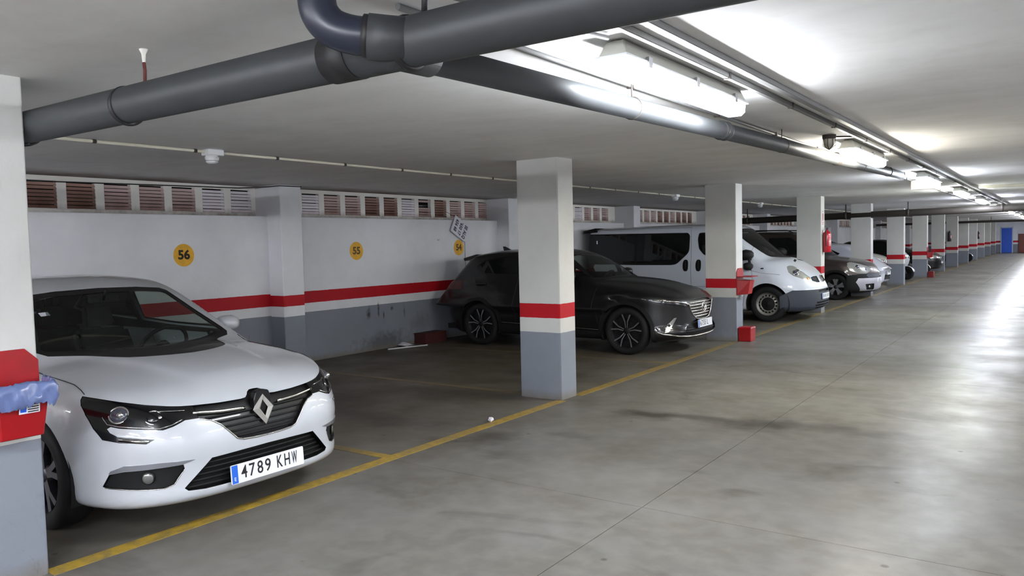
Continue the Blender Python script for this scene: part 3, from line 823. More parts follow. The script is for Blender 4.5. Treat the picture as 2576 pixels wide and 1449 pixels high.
# ventilation bands between the pilasters
OP_W, OP_P = 0.31, 0.4152; ZB, ZT = 2.088, 2.388
white_ops = {0: (5, 6), 1: (0, 6)}; brown_ops = {0: (0, 1), 1: (4, 5, 8)}
slat_cache = {}
def slat_mesh(nm, z, w_=OP_W, mi=0, d=0.0):
    b = MB(); t = 0.010; h = 0.0265
    b.add([(-8.935+d, 0, z-h/2-0.004), (-8.935+t+d, 0, z-h/2), (-8.955+t+d, 0, z+h/2+0.004), (-8.955+d, 0, z+h/2),
           (-8.935+d, w_, z-h/2-0.004), (-8.935+t+d, w_, z-h/2), (-8.955+t+d, w_, z+h/2+0.004), (-8.955+d, w_, z+h/2)],
          [(0,1,2,3),(7,6,5,4),(0,4,5,1),(1,5,6,2),(2,6,7,3),(3,7,4,0)])
    return b.mesh(nm)
def vent(n, y0, y1, idx, single, ops, base_y):
    b = MB()
    b.box(-9.0, LOUVX, y0, y1, ZT, CEIL+0.004)               # lintel strip
    b.box(-9.0, LOUVX-0.004, y0, y1, LEDGE-0.01, ZB)
    prev = y0
    for j, oy in enumerate(ops):
        b.box(-9.0, LOUVX, prev, oy, ZB-0.01, ZT+0.01)
        b.box(-8.96, LOUVX-0.012, oy, min(oy+OP_W, y1), ZB-0.002, ZB+0.012)
        prev = oy+OP_W
    if prev < y1: b.box(-9.0, LOUVX, prev, y1, ZB-0.01, ZT+0.01)
    o = struct('window_%d' % n, b, M_FRAME, None, 0.004)
    allb = [MB(), MB(), MB()]
    r = random.Random(n*13+5)
    for j, oy in enumerate(ops):
        wj = min(OP_W, y1-oy)
        if wj < 0.05: continue
        kind = 0
        if idx in white_ops and j in white_ops[idx]: kind = 2
        elif idx in brown_ops and j in brown_ops[idx]: kind = 1
        elif idx > 1: kind = r.choice([0, 0, 1, 2] if idx == 2 else [1, 1, 0])
        for q in range(7):
            if idx == 1 and j == 7 and q in (4, 5): continue       # two slats broken out of this block
            z = ZB+0.022+q*0.0405+r.uniform(-0.002, 0.002); d = r.uniform(-0.004, 0.004)
            if single:
                me = slat_mesh('slat', z, wj, kind, d); s_ = new_obj('slat', me, M_SLATS[kind], o); s_.location = (0, oy, 0)
            else:
                me = slat_mesh('t', z, wj, kind, d); vs = [(v.co.x, v.co.y+oy, v.co.z) for v in me.vertices]
                allb[kind].add(vs, [tuple(p.vertices) for p in me.polygons]); bpy.data.meshes.remove(me)
    if not single:
        for i, a in enumerate(allb):
            if a.v: q = a.obj('slats', M_SLATS[i], o); q['kind'] = 'stuff'
    return o
n = 1
for k in range(-2, NCOL):
    y0 = PILY+PITCHY*k+PILD; y1 = y0+PITCHY-PILD
    if k == NCOL-1: y1 = ENDY
    if y0 < BACKY: continue
    y1 = min(y1, ENDY)
    # openings counted back from the far pilaster
    off = 0.345 if k != 0 else 0.245
    ops = []
    q = (y0+0.03) if k >= 0 else (y1-off+0.31-OP_P*12+0.0)
    if k == -1: ops = [6.35-OP_P*j for j in range(0, 12) if 6.35-OP_P*j > y0][::-1]
    elif k == 0: ops = [7.525-0.4152+OP_P*j for j in range(0, 12)]
    else: ops = [y0+0.04+OP_P*j for j in range(0, 12) if y0+0.04+OP_P*j+0.25 < y1]
    idx = k+1
    single = idx in (0, 1, 2, 3)
    if idx == 0: white_ops[0] = tuple(len(ops)-1-j for j in (0, 1)); brown_ops[0] = tuple(len(ops)-1-j for j in (5, 6))
    if idx == 1: white_ops[1] = (1, 6); brown_ops[1] = (4, 5, 8)
    vent(n, y0, y1, idx, single, ops, y0); n += 1
# pale tube glimpsed through the broken block
b = MB(); b.tube([(-9.03, 10.0, 2.28), (-9.03, 10.36, 2.29)], 0.018, 10)
tag(b.obj('metal_tube', M_STEEL), 'bare metal tube seen through the broken slats of the vent', 'tube')
# far door and wall opening
d = MB(); d.box(-3.98, -3.28, ENDY-0.06, ENDY-0.01, 0.03, 1.98); door = struct('door_1', d, M_BLUED, None, 0.005)
h = MB(); h.tube([(-3.9, ENDY-0.06, 1.0), (-3.9, ENDY-0.11, 1.0), (-3.8, ENDY-0.11, 1.0)], 0.012, 8); h.obj('door_handle', M_STEEL, door)
f = MB(); f.box(-4.05, -3.98, ENDY-0.05, ENDY, 0, 2.05); f.box(-3.28, -3.21, ENDY-0.05, ENDY, 0, 2.05); f.box(-4.05, -3.21, ENDY-0.05, ENDY, 1.98, 2.05); f.obj('door_frame', mat('door_frame_paint', hexc(180, 190, 215), 0.5), door)
d = MB(); d.box(-2.85, -1.6, ENDY-0.12, ENDY-0.02, 0.03, 1.5); door = struct('door_2', d, M_BROWND, None, 0.005)
for k in range(3):
    pn = MB(); pn.box(-2.78+k*0.4, -2.44+k*0.4, ENDY-0.135, ENDY-0.12, 0.12, 1.42); pn.obj('door_panel', M_BROWND, door, 0.004)

# yellow bay markings
b = MB()
segs = []; y = BACKY
for k in range(-2, NCOL+1):
    cy1 = COLY+PITCHY*k; cy0 = cy1-COLD
    if cy0 > y: segs.append((y, min(cy0, ENDY)))
    y = cy1
for k, (a, c) in enumerate(segs):
    if c <= a: continue
    bb = MB(); bb.box(COLX-0.055, COLX+0.055, a, c, 0.0, 0.0022); o = tag(bb.obj('bay_front_line', M_YEL), None, 'floor line', 'yellow lines along the mouths of the bays')
    o['label'] = ['worn yellow painted line behind the viewpoint', 'worn yellow painted line left of the first pillar foot', 'bright yellow floor line in front of the white hatchback and empty bay', 'yellow floor line in front of the dark crossover, between two pillars', 'yellow floor line in front of the white van'][k] if k < 5 else 'worn yellow line along a distant bay mouth'
    if k > 4: o['label'] = 'worn yellow floor line in front of the %s bays beyond the van' % ['brown car', 'silver car', 'white scooter', 'cream scooter', 'sixth far', 'seventh far', 'eighth far', 'ninth far', 'tenth far', 'eleventh far', 'very last'][min(k-5, 10)]
for k in range(-1, 12):
    for q, yy in enumerate((COLY+PITCHY*k-COLD/2-0.02, COLY+PITCHY*k+PITCHY/2-COLD/2)):
        if k > 2: continue
        x1 = COLX-0.055 if q else COLX-COLW-0.01
        bb = MB(); bb.box(WALLX+0.9, x1, yy-0.045, yy+0.045, 0.0, 0.002); o = bb.obj('bay_divider_line', M_YEL)
        near = {(-1, 0): 'left of the white hatchback', (-1, 1): 'between the white hatchback and empty bay 56', (0, 0): 'from the nearest free-standing pillar towards the wall', (0, 1): 'between empty bay 55 and the dark crossover',
                (1, 0): 'behind the pillar with the red box at its foot', (1, 1): 'between the empty bay and the white van', (2, 0): 'at the far side of the white van', (2, 1): 'beside the brown car beyond the van'}
        lab = near.get((k, q))
        if lab: tag(o, 'faded yellow divider line '+lab, 'floor line', 'yellow bay divider lines')
        else: tag(o, 'faded yellow divider line among the distant bays', 'floor line', 'distant yellow bay divider lines')

# free-standing pillars
names = ['pillar at the left edge of the picture, with a red bin and blue bag', 'nearest free-standing pillar, scuffed grey foot, in front of the dark crossover', 'second free-standing pillar, red bin on its side and red box at its foot',
         'third pillar, in front of the white van nose, with a red extinguisher', 'fourth pillar, in front of the brown car', 'fifth pillar, just left of the white scooter', 'sixth pillar, with a small red bin and dark red box',
         'seventh pillar, shaded, before the cream scooter', 'eighth pillar, with a dark extinguisher', 'ninth pillar, far down the aisle', 'tenth pillar, beside the pale blue scooter', 'eleventh pillar, far down the aisle, before the end', 'twelfth pillar, farthest but one', 'thirteenth pillar, farthest, nearest the blue door']
for k in range(-1, NCOL):
    y1 = COLY+PITCHY*k
    b = MB(); b.box(COLX-COLW, COLX, y1-COLD, y1, -0.01, CEIL+0.01)
    o = b.obj('pillar', M_COL, None, 0.007, 2)
    tag(o, 'white square '+names[k+1], 'pillar', 'square pillars along the aisle')
# ------------------------------------------------------------------ ceiling lights
def light_mats(i, tint, st):
    m = bpy.data.materials.new('lit_diffuser'); m.use_nodes = True; b = m.node_tree.nodes['Principled BSDF']
    b.inputs['Base Color'].default_value = (0.8, 0.8, 0.8, 1); b.inputs['Emission Color'].default_value = tint+(1,); b.inputs['Emission Strength'].default_value = st
    return m
tints = [(0.88, 0.93, 1.0), (0.88, 0.93, 1.0), (0.93, 0.96, 1.0), (1.0, 0.95, 0.82), (0.86, 0.92, 1.0), (0.95, 1.0, 0.93), (0.82, 0.86, 1.0)]
LX = -1.562
lab = ['ceiling strip light behind the viewpoint', 'ceiling strip light just behind the viewpoint', 'large bright strip light beside the two grey pipes, nearest the viewer', 'second strip light along the aisle, yellowish glow',
       'third strip light along the aisle', 'fourth strip light along the aisle', 'fifth strip light, before the crossing pipe']
def strip_light(k):
    yc = 3.75+4.40*k; i = k+2
    t = tints[i] if i < len(tints) else (0.90, 0.93, 1.0)
    r = empty('strip_light', (LX, yc, CEIL))
    tag(r, lab[i] if i < len(lab) else ['first', 'second', 'third', 'fourth', 'fifth', 'sixth', 'seventh', 'eighth', 'ninth', 'tenth', 'eleventh', 'twelfth'][i-7]+' small strip light beyond the dark crossing pipe', 'ceiling light', 'fluorescent strip lights along the aisle')
    L2 = 0.76; z1 = -0.008; z2 = -0.074; w1 = 0.042; w2 = 0.066
    b = MB()
    b.hexa([(-w2, -L2, z2), (w2, -L2, z2), (w2, L2, z2), (-w2, L2, z2)], [(-w1, -L2+0.03, z1), (w1, -L2+0.03, z1), (w1, L2-0.03, z1), (-w1, L2-0.03, z1)])
    b.box(-w1*0.7, w1*0.7, -L2+0.2, L2-0.2, z1-0.002, 0.001)
    b.obj('housing', M_LIDGREY, r, 0.004)
    b = MB(); b.box(-w2-0.012, w2+0.012, -L2-0.012, L2+0.012, z2-0.012, z2); b.obj('rim', M_WPLAST, r, 0.002)
    b = MB(); zz = z2-0.012; w3 = 0.061
    pr = [(-w3, zz), (-w3*0.97, zz-0.045), (-w3*0.6, zz-0.064), (w3*0.6, zz-0.064), (w3*0.97, zz-0.045), (w3, zz)]
    b.prism(pr, -L2+0.004, L2-0.004, 'y'); b.obj('diffuser', light_mats(i, t, TUBE_STRENGTH), r)
    for s in (-1, 1):
        for yy in (-0.55, 0.0, 0.55):
            c = MB(); c.box(s*(w2+0.002), s*(w2+0.016), yy-0.018, yy+0.018, z2-0.03, z2+0.016); c.obj('clip', M_STEEL, r)
    return r
for k in range(-1, 16): strip_light(k)
# two unseen rows of fixtures added behind the viewpoint as fill light
def turned_fill_light(x, y, lb):
    r = strip_light(0); r.location = (x, y, CEIL); r.rotation_euler = (0, 0, math.pi/2); r['label'] = lb; r['group'] = 'added unseen fill lights behind the viewpoint'
for j, yy in enumerate((-3.4, -5.9)):
    for i, xx in enumerate((-7.4, -4.6, -1.9, 0.9, 3.5)):
        turned_fill_light(xx, yy, 'added unseen fill strip light behind the viewpoint, %s one of the %s row' % (['leftmost', 'second', 'middle', 'fourth', 'rightmost'][i], ['nearer', 'farther'][j]))
for i in range(7):  # unseen row on the right, added to brighten surfaces away from the aisle lights
    r = strip_light(0); r.location = (3.3, i*5.2, CEIL); r['label'] = 'added fill strip light over the unseen right-hand bays, %s one' % ['first', 'second', 'third', 'fourth', 'fifth', 'sixth', 'seventh'][i]; r['group'] = 'added unseen fill lights over the right-hand bays'

# ------------------------------------------------------------------ pipes
def ring(x, r0, w_, m, name, parent, axis='x', c=(0, 0)):
    b = MB(); b.lathe([(r0, x-w_/2), (r0+0.007, x-w_/2), (r0+0.009, x), (r0+0.007, x+w_/2), (r0, x+w_/2)], axis, c, 36); return b.obj(name, m, parent)
PY, PZ, PR = 1.87, 2.222, 0.0785
pa = empty('drain_pipe', (0, PY, PZ), 'thick grey drain pipe crossing the top left of the picture', 'pipe')
b = MB(); b.tube([(-8.42, 0, 0.012), (-4.2, 0, 0.006), (XR, 0, -0.008)], PR, 40); b.obj('pipe_wall', M_PVC, pa)
for x in (-3.33, -1.685, 1.6, -6.5): ring(x, PR-0.001, 0.020, M_RUBBER, 'collar', pa, 'x', (0, 0, 0))
ring(-4.31, PR-0.002, 0.07, M_RUBBER, 'coupling', pa, 'x', (0, 0, 0))
# branch fitting and elbow rising to the ceiling
b = MB(); b.tube([(-1.92, 0, 0.003), (-1.70, 0, 0.003)], PR+0.004, 40)
b.tube([(-1.66, -0.008, 0.002), (-1.72, -0.06, 0.008), (-1.765, -0.10, 0.014)], 0.069, 32); b.obj('branch_fitting', M_PVC, pa)
b = MB(); b.tube([(-2.03, 0, 0.003), (-1.905, 0, 0.003)], PR+0.006, 40); b.obj('branch_dark_band', M_RUBBER, pa)  # dark band round the main pipe, left of the branch
arc = [(-1.745, -0.085, 0.012), (-1.80, -0.125, 0.018), (-1.855, -0.16, 0.042), (-1.887, -0.18, 0.085), (-1.897, -0.185, 0.14), (-1.898, -0.185, CEIL-PZ+0.01)]
def smooth_path(p, n=6):
    out = []; P_ = [Vector(q) for q in p]
    for i in range(len(P_)-1):
        a = P_[max(i-1, 0)]; b_ = P_[i]; c = P_[i+1]; d = P_[min(i+2, len(P_)-1)]
        for k in range(n):
            t = k/n; out.append(0.5*((2*b_)+(c-a)*t+(2*a-5*b_+4*c-d)*t*t+(3*b_-a-3*c+d)*t**3))
    out.append(P_[-1]); return out
b = MB(); b.tube(smooth_path(arc), 0.059, 32); b.obj('elbow', M_PVC2, pa)
b = MB(); b.tube([(-1.775, -0.108, 0.0155), (-1.755, -0.093, 0.013)], 0.065, 32); b.obj('elbow_socket', M_RUBBER, pa)
# hangers of the crossing pipe
for x, rusty in ((-3.187, True), (-1.62, False), (0.9, False), (-6.4, False)):
    b = MB(); b.tube([(x, 0, PR), (x+0.004, 0, 0.13), (x, 0, CEIL-PZ-(0.055 if rusty else 0))], 0.0075 if rusty else 0.010, 8)
    h = b.obj('hanger_rod', M_RUST if rusty else M_RUBBER, pa)
    if rusty:
        b = MB(); b.lathe([(0.002, CEIL-PZ-0.07), (0.006, CEIL-PZ-0.06), (0.009, CEIL-PZ-0.02), (0.018, CEIL-PZ)], 'z', (x, 0, 0), 12); b.obj('plaster_plug', M_PLASTER, pa)
# long pipe along the aisle
pb = empty('drain_pipe', (-1.82, 0, 0), 'grey drain pipe running along the aisle beside the strip lights', 'pipe')
zb = lambda y: 2.203+0.0175*y
b = MB(); b.tube([(0, 1.87, zb(1.87)), (0, 11.9, zb(11.9)-0.005)], 0.0545, 36); b.obj('pipe_wall', M_PVC, pb)
for y, kk in ((4.98, 0), (5.05, 0), (8.13, 0), (8.20, 0), (10.9, 0), (11.85, 0)):
    b = MB(); b.lathe([(0.053, -0.022), (0.060, -0.02), (0.063, 0), (0.060, 0.02), (0.053, 0.022)], 'y', (0, y, zb(y)), 32); b.obj('collar', M_PVC if y < 8 else M_DARKM, pb)
b = MB(); b.tube([(0, 1.90, zb(1.9)), (0, 2.12, zb(2.12))], 0.066, 32); b.obj('tee_socket', M_PVC, pb)
for y in (3.70, 6.33, 9.3):
    b = MB(); n = 20
    pts = [(0.0565*math.cos(a), y, zb(y)+0.0565*math.sin(a)) for a in [2*math.pi*q/n for q in range(n)]]
    b.tube(pts, 0.0035, 6, closed=True); b.tube([(0, y, zb(y)+0.056), (0, y, CEIL)], 0.004, 6); b.obj('hanger', M_DARKM, pb)
# crossing dark pipe further away
pc = empty('drain_pipe', (0, 22.35, 2.15), 'dark pipe crossing the aisle beyond the fourth pillar', 'pipe')
b = MB(); b.tube([(-8.42, 0, -0.055), (XR, 0, 0.10)], 0.088, 28); b.obj('pipe_wall', mat('dark_pipe', hexc(60, 56, 50), 0.6), pc)
for x in (-7.4, -5.6, -4.75, -3.25, -1.2):
    b = MB(); b.box(x-0.012, x+0.012, -0.02, 0.02, 0.06, CEIL-2.15); b.obj('hanger', M_DARKM, pc)
    b = MB(); b.lathe([(0.088, -0.03), (0.098, -0.03), (0.098, 0.03), (0.088, 0.03)], 'x', (x, 0, -0.045+0.0125*(x+8)), 24); b.obj('collar', M_DARKM, pc)
pd = empty('drain_pipe', (0, 47.0, 2.18), 'thin dark pipe crossing near the far end of the garage', 'pipe')
b = MB(); b.tube([(-8.42, 0, 0), (XR, 0, 0.05)], 0.06, 20); b.obj('pipe_wall', MATS['dark_pipe'], pd)
for x in (-7.0, -5.0, -3.0, -1.0): b = MB(); b.box(x-0.012, x+0.012, -0.02, 0.02, 0.04, CEIL-2.18); b.obj('hanger', M_DARKM, pd)

# ------------------------------------------------------------------ conduits, cable, small ceiling things
t1 = empty('cable_duct', (-1.395, 0, CEIL), 'twin dark cable ducts on the ceiling right of the strip lights', 'cable duct')
for x, r_ in ((-0.030, 0.014), (0.085, 0.020)):
    b = MB(); b.box(x-r_, x+r_, 2.75 if x < 0 else -2.4, 70, -0.032, -0.002); b.obj('duct', M_CONDG, t1, 0.003)
for k in range(24):
    y = 4.0+k*1.15; b = MB(); b.box(-0.046, -0.012, y-0.012, y+0.012, -0.036, -0.003); b.obj('clip', M_DARKM, t1)
t2 = empty('conduit', (-1.925, 0, CEIL-0.014), 'thin grey conduit on the ceiling left of the strip lights', 'conduit')
b = MB(); b.tube([(0.0, 2.08, 0), (0.0, 6, 0), (0.0, 40, 0)], 0.0125, 10); b.obj('tube', M_CONDG, t2)
for k in range(14): b = MB(); y = 2.6+k*1.3; b.box(-0.02, 0.02, y-0.008, y+0.008, -0.016, 0.012); b.obj('clip', M_DARKM, t2)
t5 = empty('conduit', (-1.60, 0, CEIL-0.010), 'short thin conduit feeding the nearest strip light', 'conduit')
b = MB(); b.tube([(-0.12, 2.1, 0), (-0.02, 2.7, 0), (0.06, 2.92, -0.01)], 0.010, 10); b.obj('tube', M_CONDG, t5)
t3 = empty('conduit', (-5.9, 0, CEIL-0.020), 'cream conduit with joints running over the parked cars', 'conduit')
b = MB(); b.tube([(0, -4, 0), (0, 60, 0)], 0.012, 10); b.obj('tube', M_COND, t3)
for k in range(60):
    y = 0.55+k*0.83
    if y > 38: break
    b = MB(); b.lathe([(0.012, -0.014), (0.0155, -0.014), (0.0155, 0.014), (0.012, 0.014)], 'y', (0, y, 0), 10); b.obj('joint', M_DARKM, t3)
for k, (y, lb) in enumerate(((4.036, 'white round ceiling detector above the white hatchback and bay 56'), (13.75, 'white ceiling detector above the empty bay before the van'), (18.75, 'small white detector on the conduit beyond the van'), (23.6, 'tiny white detector on the conduit far beyond the van'))):
    r = empty('detector', (-5.9, y, CEIL), lb, 'detector', 'detectors on the cream conduit')
    b = MB(); b.box(-0.055, 0.055, -0.075, 0.075, -0.050, 0.0); b.obj('base_box', M_WPLAST, r, 0.006)
    b = MB(); b.lathe([(0.001, -0.118), (0.030, -0.116), (0.048, -0.104), (0.050, -0.094), (0.046, -0.090), (0.056, -0.084), (0.058, -0.062), (0.050, -0.058), (0.050, -0.048)], 'z', (0, -0.01, 0), 28); b.obj('sensor_head', M_WPLAST, r)
    b = MB(); b.lathe([(0.0485, -0.096), (0.0515, -0.0945), (0.0485, -0.092)], 'z', (0, -0.01, 0), 28); b.obj('slot', M_DARKM, r)
# black cable across the first vent band and round the pilaster
b = MB(); pts = [(-8.915, -1.0, 2.345), (-8.915, 3.74, 2.372), (-8.91, 4.6, 2.385), (-8.91, 5.6, 2.402), (-8.90, 6.45, 2.412), (-8.62, 6.72, 2.425), (-8.412, 6.725, 2.425), (-8.412, 7.085, 2.428), (-8.55, 7.10, 2.434)]
b.tube(pts, 0.0065, 8); tag(b.obj('cable', M_BLACKC), 'black cable strung across the first vent band and the pilaster', 'cable')
# lateral white duct and sign box over the aisle
b = MB(); b.box(-1.25, XR, 16.45, 16.57, CEIL-0.047, CEIL-0.001); tag(b.obj('cable_duct', M_COND, None, 0.004), 'pale flat cable duct crossing the ceiling to the right', 'cable duct')
r = empty('emergency_light', (-1.78, 13.6, CEIL), 'beige box-shaped emergency light between third and fourth strip lights', 'emergency light')
b = MB(); b.box(-0.16, 0.16, -0.05, 0.05, -0.16, -0.01); b.obj('box', mat('beige_plastic', hexc(166, 154, 140), 0.5), r, 0.008)
b = MB(); b.box(-0.13, 0.13, -0.056, -0.05, -0.14, -0.05); b.obj('lens', M_WPLAST, r, 0.003)
r = empty('ceiling_lamp', (-1.62, 7.0, CEIL), 'small unlit round bulkhead lamp with cage by the cable ducts', 'lamp')
b = MB(); b.lathe([(0.055, 0), (0.055, -0.03), (0.045, -0.035)], 'z', (0, 0, 0), 20); b.obj('base', M_DARKM, r)
b = MB(); b.lathe([(0.044, -0.034), (0.046, -0.07), (0.032, -0.105), (0.001, -0.118)], 'z', (0, 0, 0), 20); b.obj('globe', mat('dusty_glass', hexc(150, 146, 130), 0.25), r)
for k in range(4):
    a = k*math.pi/4; b = MB(); b.tube([(0.05*math.cos(a), 0.05*math.sin(a), -0.03), (0.052*math.cos(a), 0.052*math.sin(a), -0.09), (0, 0, -0.124), (-0.052*math.cos(a), -0.052*math.sin(a), -0.09), (-0.05*math.cos(a), -0.05*math.sin(a), -0.03)], 0.003, 6); b.obj('cage_wire', M_DARKM, r)
b = MB(); b.tube([(0, 0.03, -0.012), (0.1, 0.1, -0.012), (0.19, 0.2, -0.012)], 0.007, 8); b.obj('lead', M_DARKM, r)

# ------------------------------------------------------------------ bay numbers
def disc(y, z, txt, mink, lb, fs=0.125):
    r = empty('bay_number', (WALLX, y, z), lb, 'number disc', 'yellow bay number discs on the wall')
    b = MB(); b.lathe([(0.0, 0.0032), (0.135, 0.0030), (0.137, 0)], 'x', (0, 0, 0), 48, smooth=False); b.obj('disc', M_YDISC, r)
    put_text('digits', txt, fs, mink, (0.0036, 0, 0), (0, 1, 0), (0, 0, 1), r, 0.0004, 1.05, 1.0, 0.006)
    return r
disc(5.490, 1.548, '56', M_INK, 'yellow disc with the number 56, above the white hatchback', 0.15)
disc(8.325, 1.543, '55', M_INKF, 'yellow disc with a faded number 55, in the middle of the wall', 0.15)
disc(10.77, 1.553, '54', M_INKF, 'yellow disc with number 54, half behind the hanging board', 0.15)
# hanging board
hb = empty('notice_board', (WALLX+0.03, 10.775, 1.885), 'white hand-lettered board hanging crooked on the wall over disc 54', 'notice')
u = Vector((0, -0.47, -0.883)); v = Vector((0, 0.883, -0.47)); nrm = u.cross(v)
b = MB(); pts = [(-0.155, -0.215), (0.155, -0.215), (0.155, 0.215), (-0.155, 0.215)]
b.add([tuple(u*a+v*c+Vector((0.0, 0, 0))) for a, c in pts]+[tuple(u*a+v*c+Vector((0.012, 0, 0))) for a, c in pts], [(0,1,2,3),(7,6,5,4),(0,4,5,1),(1,5,6,2),(2,6,7,3),(3,7,4,0)]); b.obj('board', M_SIGNW, hb, 0.002)
for i, (tx, off) in enumerate((('SE ALQ', 0.135), ("'650 17", 0.0), ('656 68', -0.125))):
    put_text('lettering', tx, 0.105, M_INKV, v*off+Vector((0.0135, 0, 0)), u, v, hb, 0.0005, 0.72, 1.05, 0.004)
b = MB(); b.tube([(0.004, -0.10, 0.20), (-0.2, -0.12, 0.30)], 0.003, 6); b.obj('hanging_wire', M_DARKM, hb)
b = MB(); b.tube([(WALLX+0.015, 10.93, 1.66), (WALLX+0.012, 10.93, 1.0), (WALLX+0.012, 10.93, 0.02)], 0.003, 6); tag(b.obj('wire', M_DARKM), 'thin grey wire hanging down the wall below the board', 'wire')
b = MB(); b.lathe([(0.001, 0.02), (0.014, 0.015), (0.018, 0)], 'x', (WALLX, 10.22, 1.70), 12); tag(b.obj('wall_plug', M_WPLAST), 'small white plug on the wall left of the hanging board', 'plug')

# ------------------------------------------------------------------ litter bins, boxes, extinguishers
def litter_bin(y1, bag, lb):
    r = empty('litter_bin', (COLX, y1-COLD/2, 0), lb, 'litter bin', 'red litter bins on the pillars')
    w_ = 0.152
    b = MB(); b.prism([(-w_, 0.72), (w_, 0.72), (w_, 1.075), (w_-0.06, 1.135), (-w_+0.06, 1.135), (-w_, 1.075)], 0.0, 0.012, 'x'); b.obj('back_plate', M_REDPL, r, 0.002)
    b = MB()
    lo = [(0.012, -w_*0.95, 0.725), (0.165, -w_*0.60, 0.735), (0.165, w_*0.60, 0.735), (0.012, w_*0.95, 0.725)]
    hi = [(0.012, -w_*1.02, 0.955), (0.20, -w_*0.72, 0.945), (0.20, w_*0.72, 0.945), (0.012, w_*1.02, 0.955)]
    b.hexa(lo, hi); b.obj('body', M_REDPL, r, 0.004)
    if bag:
        bm_ = MB(); n = 72; rr = random.Random(3)
        loop = [(0.0, -0.165), (0.205, -0.118), (0.205, 0.118), (0.0, 0.165)]
        per = []
        for i in range(4):
            a = Vector((*loop[i], 0)); c = Vector((*loop[(i+1) % 4], 0))
            if i == 3: break
            for k in range(n//3): per.append(a.lerp(c, k/(n//3)))
        per.append(Vector((*loop[3], 0)))
        rows = [(0.945, 0.96), (0.99, 1.0), (1.0, 1.05), (0.985, 1.10), (0.96, 1.14), (0.935, 1.12), (0.915, 1.15), (0.885, 1.08)]
        vs = []; m_ = len(per)
        for ri, (z, s_) in enumerate(rows):
            for i, p in enumerate(per):
                jz = 0.007*math.sin(i*0.33+ri)+rr.uniform(-0.006, 0.006); jj = 1+0.02*math.sin(i*0.8+ri*1.3)+0.015*math.sin(i*0.37-ri)+rr.uniform(-0.008, 0.008)
                vs.append((max(0.014, p.x*s_*jj), p.y*s_*jj, z+jz*(0.3+ri/5)))
        fs = [(ri*m_+i, ri*m_+i+1, (ri+1)*m_+i+1, (ri+1)*m_+i) for ri in range(len(rows)-1) for i in range(m_-1)]
        bm_.add(vs, fs, True); bm_.obj('bin_bag', M_BLUEBAG, r, recalc=False)
        lbx = MB(); lbx.box(0.13, 0.1325, -0.02, 0.02, 0, 0.001)
        # sticker on the far cheek of the body
        s1 = MB()
        P0 = Vector((0.1935, 0.022, 0.872)); ux = Vector((0, 1, 0)); uy = Vector((0.167, 0, 1)).normalized(); nn = ux.cross(uy).normalized()
        def q(a, c, d): return tuple(P0+ux*a+uy*c+nn*d)
        s1.add([q(-0.045, -0.020, 0), q(0.045, -0.020, 0), q(0.045, 0.020, 0), q(-0.045, 0.020, 0)]+[q(-0.045, -0.020, 0.002), q(0.045, -0.020, 0.002), q(0.045, 0.020, 0.002), q(-0.045, 0.020, 0.002)], [(0,3,2,1),(4,5,6,7),(0,1,5,4),(1,2,6,5),(2,3,7,6),(3,0,4,7)])
        st = s1.obj('sticker', M_SIGNW, r)
        for k in range(3):
            s2 = MB(); c = 0.010-k*0.011; s2.add([q(-0.008, c-0.003, 0.0025), q(0.040, c-0.003, 0.0025), q(0.040, c+0.003, 0.0025), q(-0.008, c+0.003, 0.0025)], [(0, 1, 2, 3)]); s2.obj('print_line', M_INK, st, recalc=False)
        s2 = MB(); s2.add([q(-0.040, -0.012, 0.0025), q(-0.014, -0.012, 0.0025), q(-0.014, 0.012, 0.0025), q(-0.040, 0.012, 0.0025)], [(0, 1, 2, 3)]); s2.obj('print_block', M_BLUED, st, recalc=False)
    else:
        b = MB(); b.box(0.0, 0.24, -w_*1.03, w_*1.03, 1.0, 1.012); b.obj('lid', M_REDPL, r, 0.003)
        b = MB(); b.box(0.0, 0.02, -0.03, 0.03, 0.66, 0.72); b.obj('bracket', M_STEEL, r)
    return r
litter_bin(COLY-PITCHY, True, 'red wall bin with a crumpled blue bag, on the pillar at the left edge')
litter_bin(COLY+PITCHY, False, 'red wall bin with open lid on the second pillar, by the van wheel')
litter_bin(COLY+PITCHY*5, False, 'small red wall bin on the sixth pillar, before the cream scooter')
def sand_box(x, y, lb, s=1.0, m=M_REDPL):
    r = empty('sand_box', (x, y, 0), lb, 'box', 'red boxes on the floor')
    b = MB(); b.hexa([(-0.095*s, -0.11, 0), (0.095*s, -0.11, 0), (0.095*s, 0.11, 0), (-0.095*s, 0.11, 0)], [(-0.10*s, -0.12, 0.20), (0.10*s, -0.12, 0.20), (0.10*s, 0.12, 0.20), (-0.10*s, 0.12, 0.20)]); b.obj('body', m, r, 0.008)
    b = MB(); b.hexa([(-0.105*s, -0.125, 0.20), (0.105*s, -0.125, 0.20), (0.105*s, 0.125, 0.20), (-0.105*s, 0.125, 0.20)], [(-0.085*s, -0.105, 0.225), (0.095*s, -0.105, 0.225), (0.095*s, 0.105, 0.225), (-0.085*s, 0.105, 0.225)]); b.obj('lid', m, r, 0.004)
    return r
sand_box(-4.01, 12.04, 'small red box on the floor at the foot of the second pillar')
sand_box(-4.0, 32.85, 'dark red box on the floor at the foot of the sixth pillar', 1.0, mat('dark_red_plastic', hexc(110, 16, 22), 0.4))
r = empty('crate', (-8.56, 9.80, 0), 'dull red crate on the floor against the back wall behind the dark crossover', 'crate')
M_CR = mat('dull_red', hexc(62, 12, 14), 0.8)
b = MB(); b.box(-0.12, 0.12, -0.26, 0.26, 0, 0.02); b.box(-0.12, -0.105, -0.26, 0.26, 0.02, 0.17); b.box(0.105, 0.12, -0.26, 0.26, 0.02, 0.17); b.box(-0.105, 0.105, -0.26, -0.245, 0.02, 0.17); b.box(-0.105, 0.105, 0.245, 0.26, 0.02, 0.17); b.obj('tray', M_CR, r)
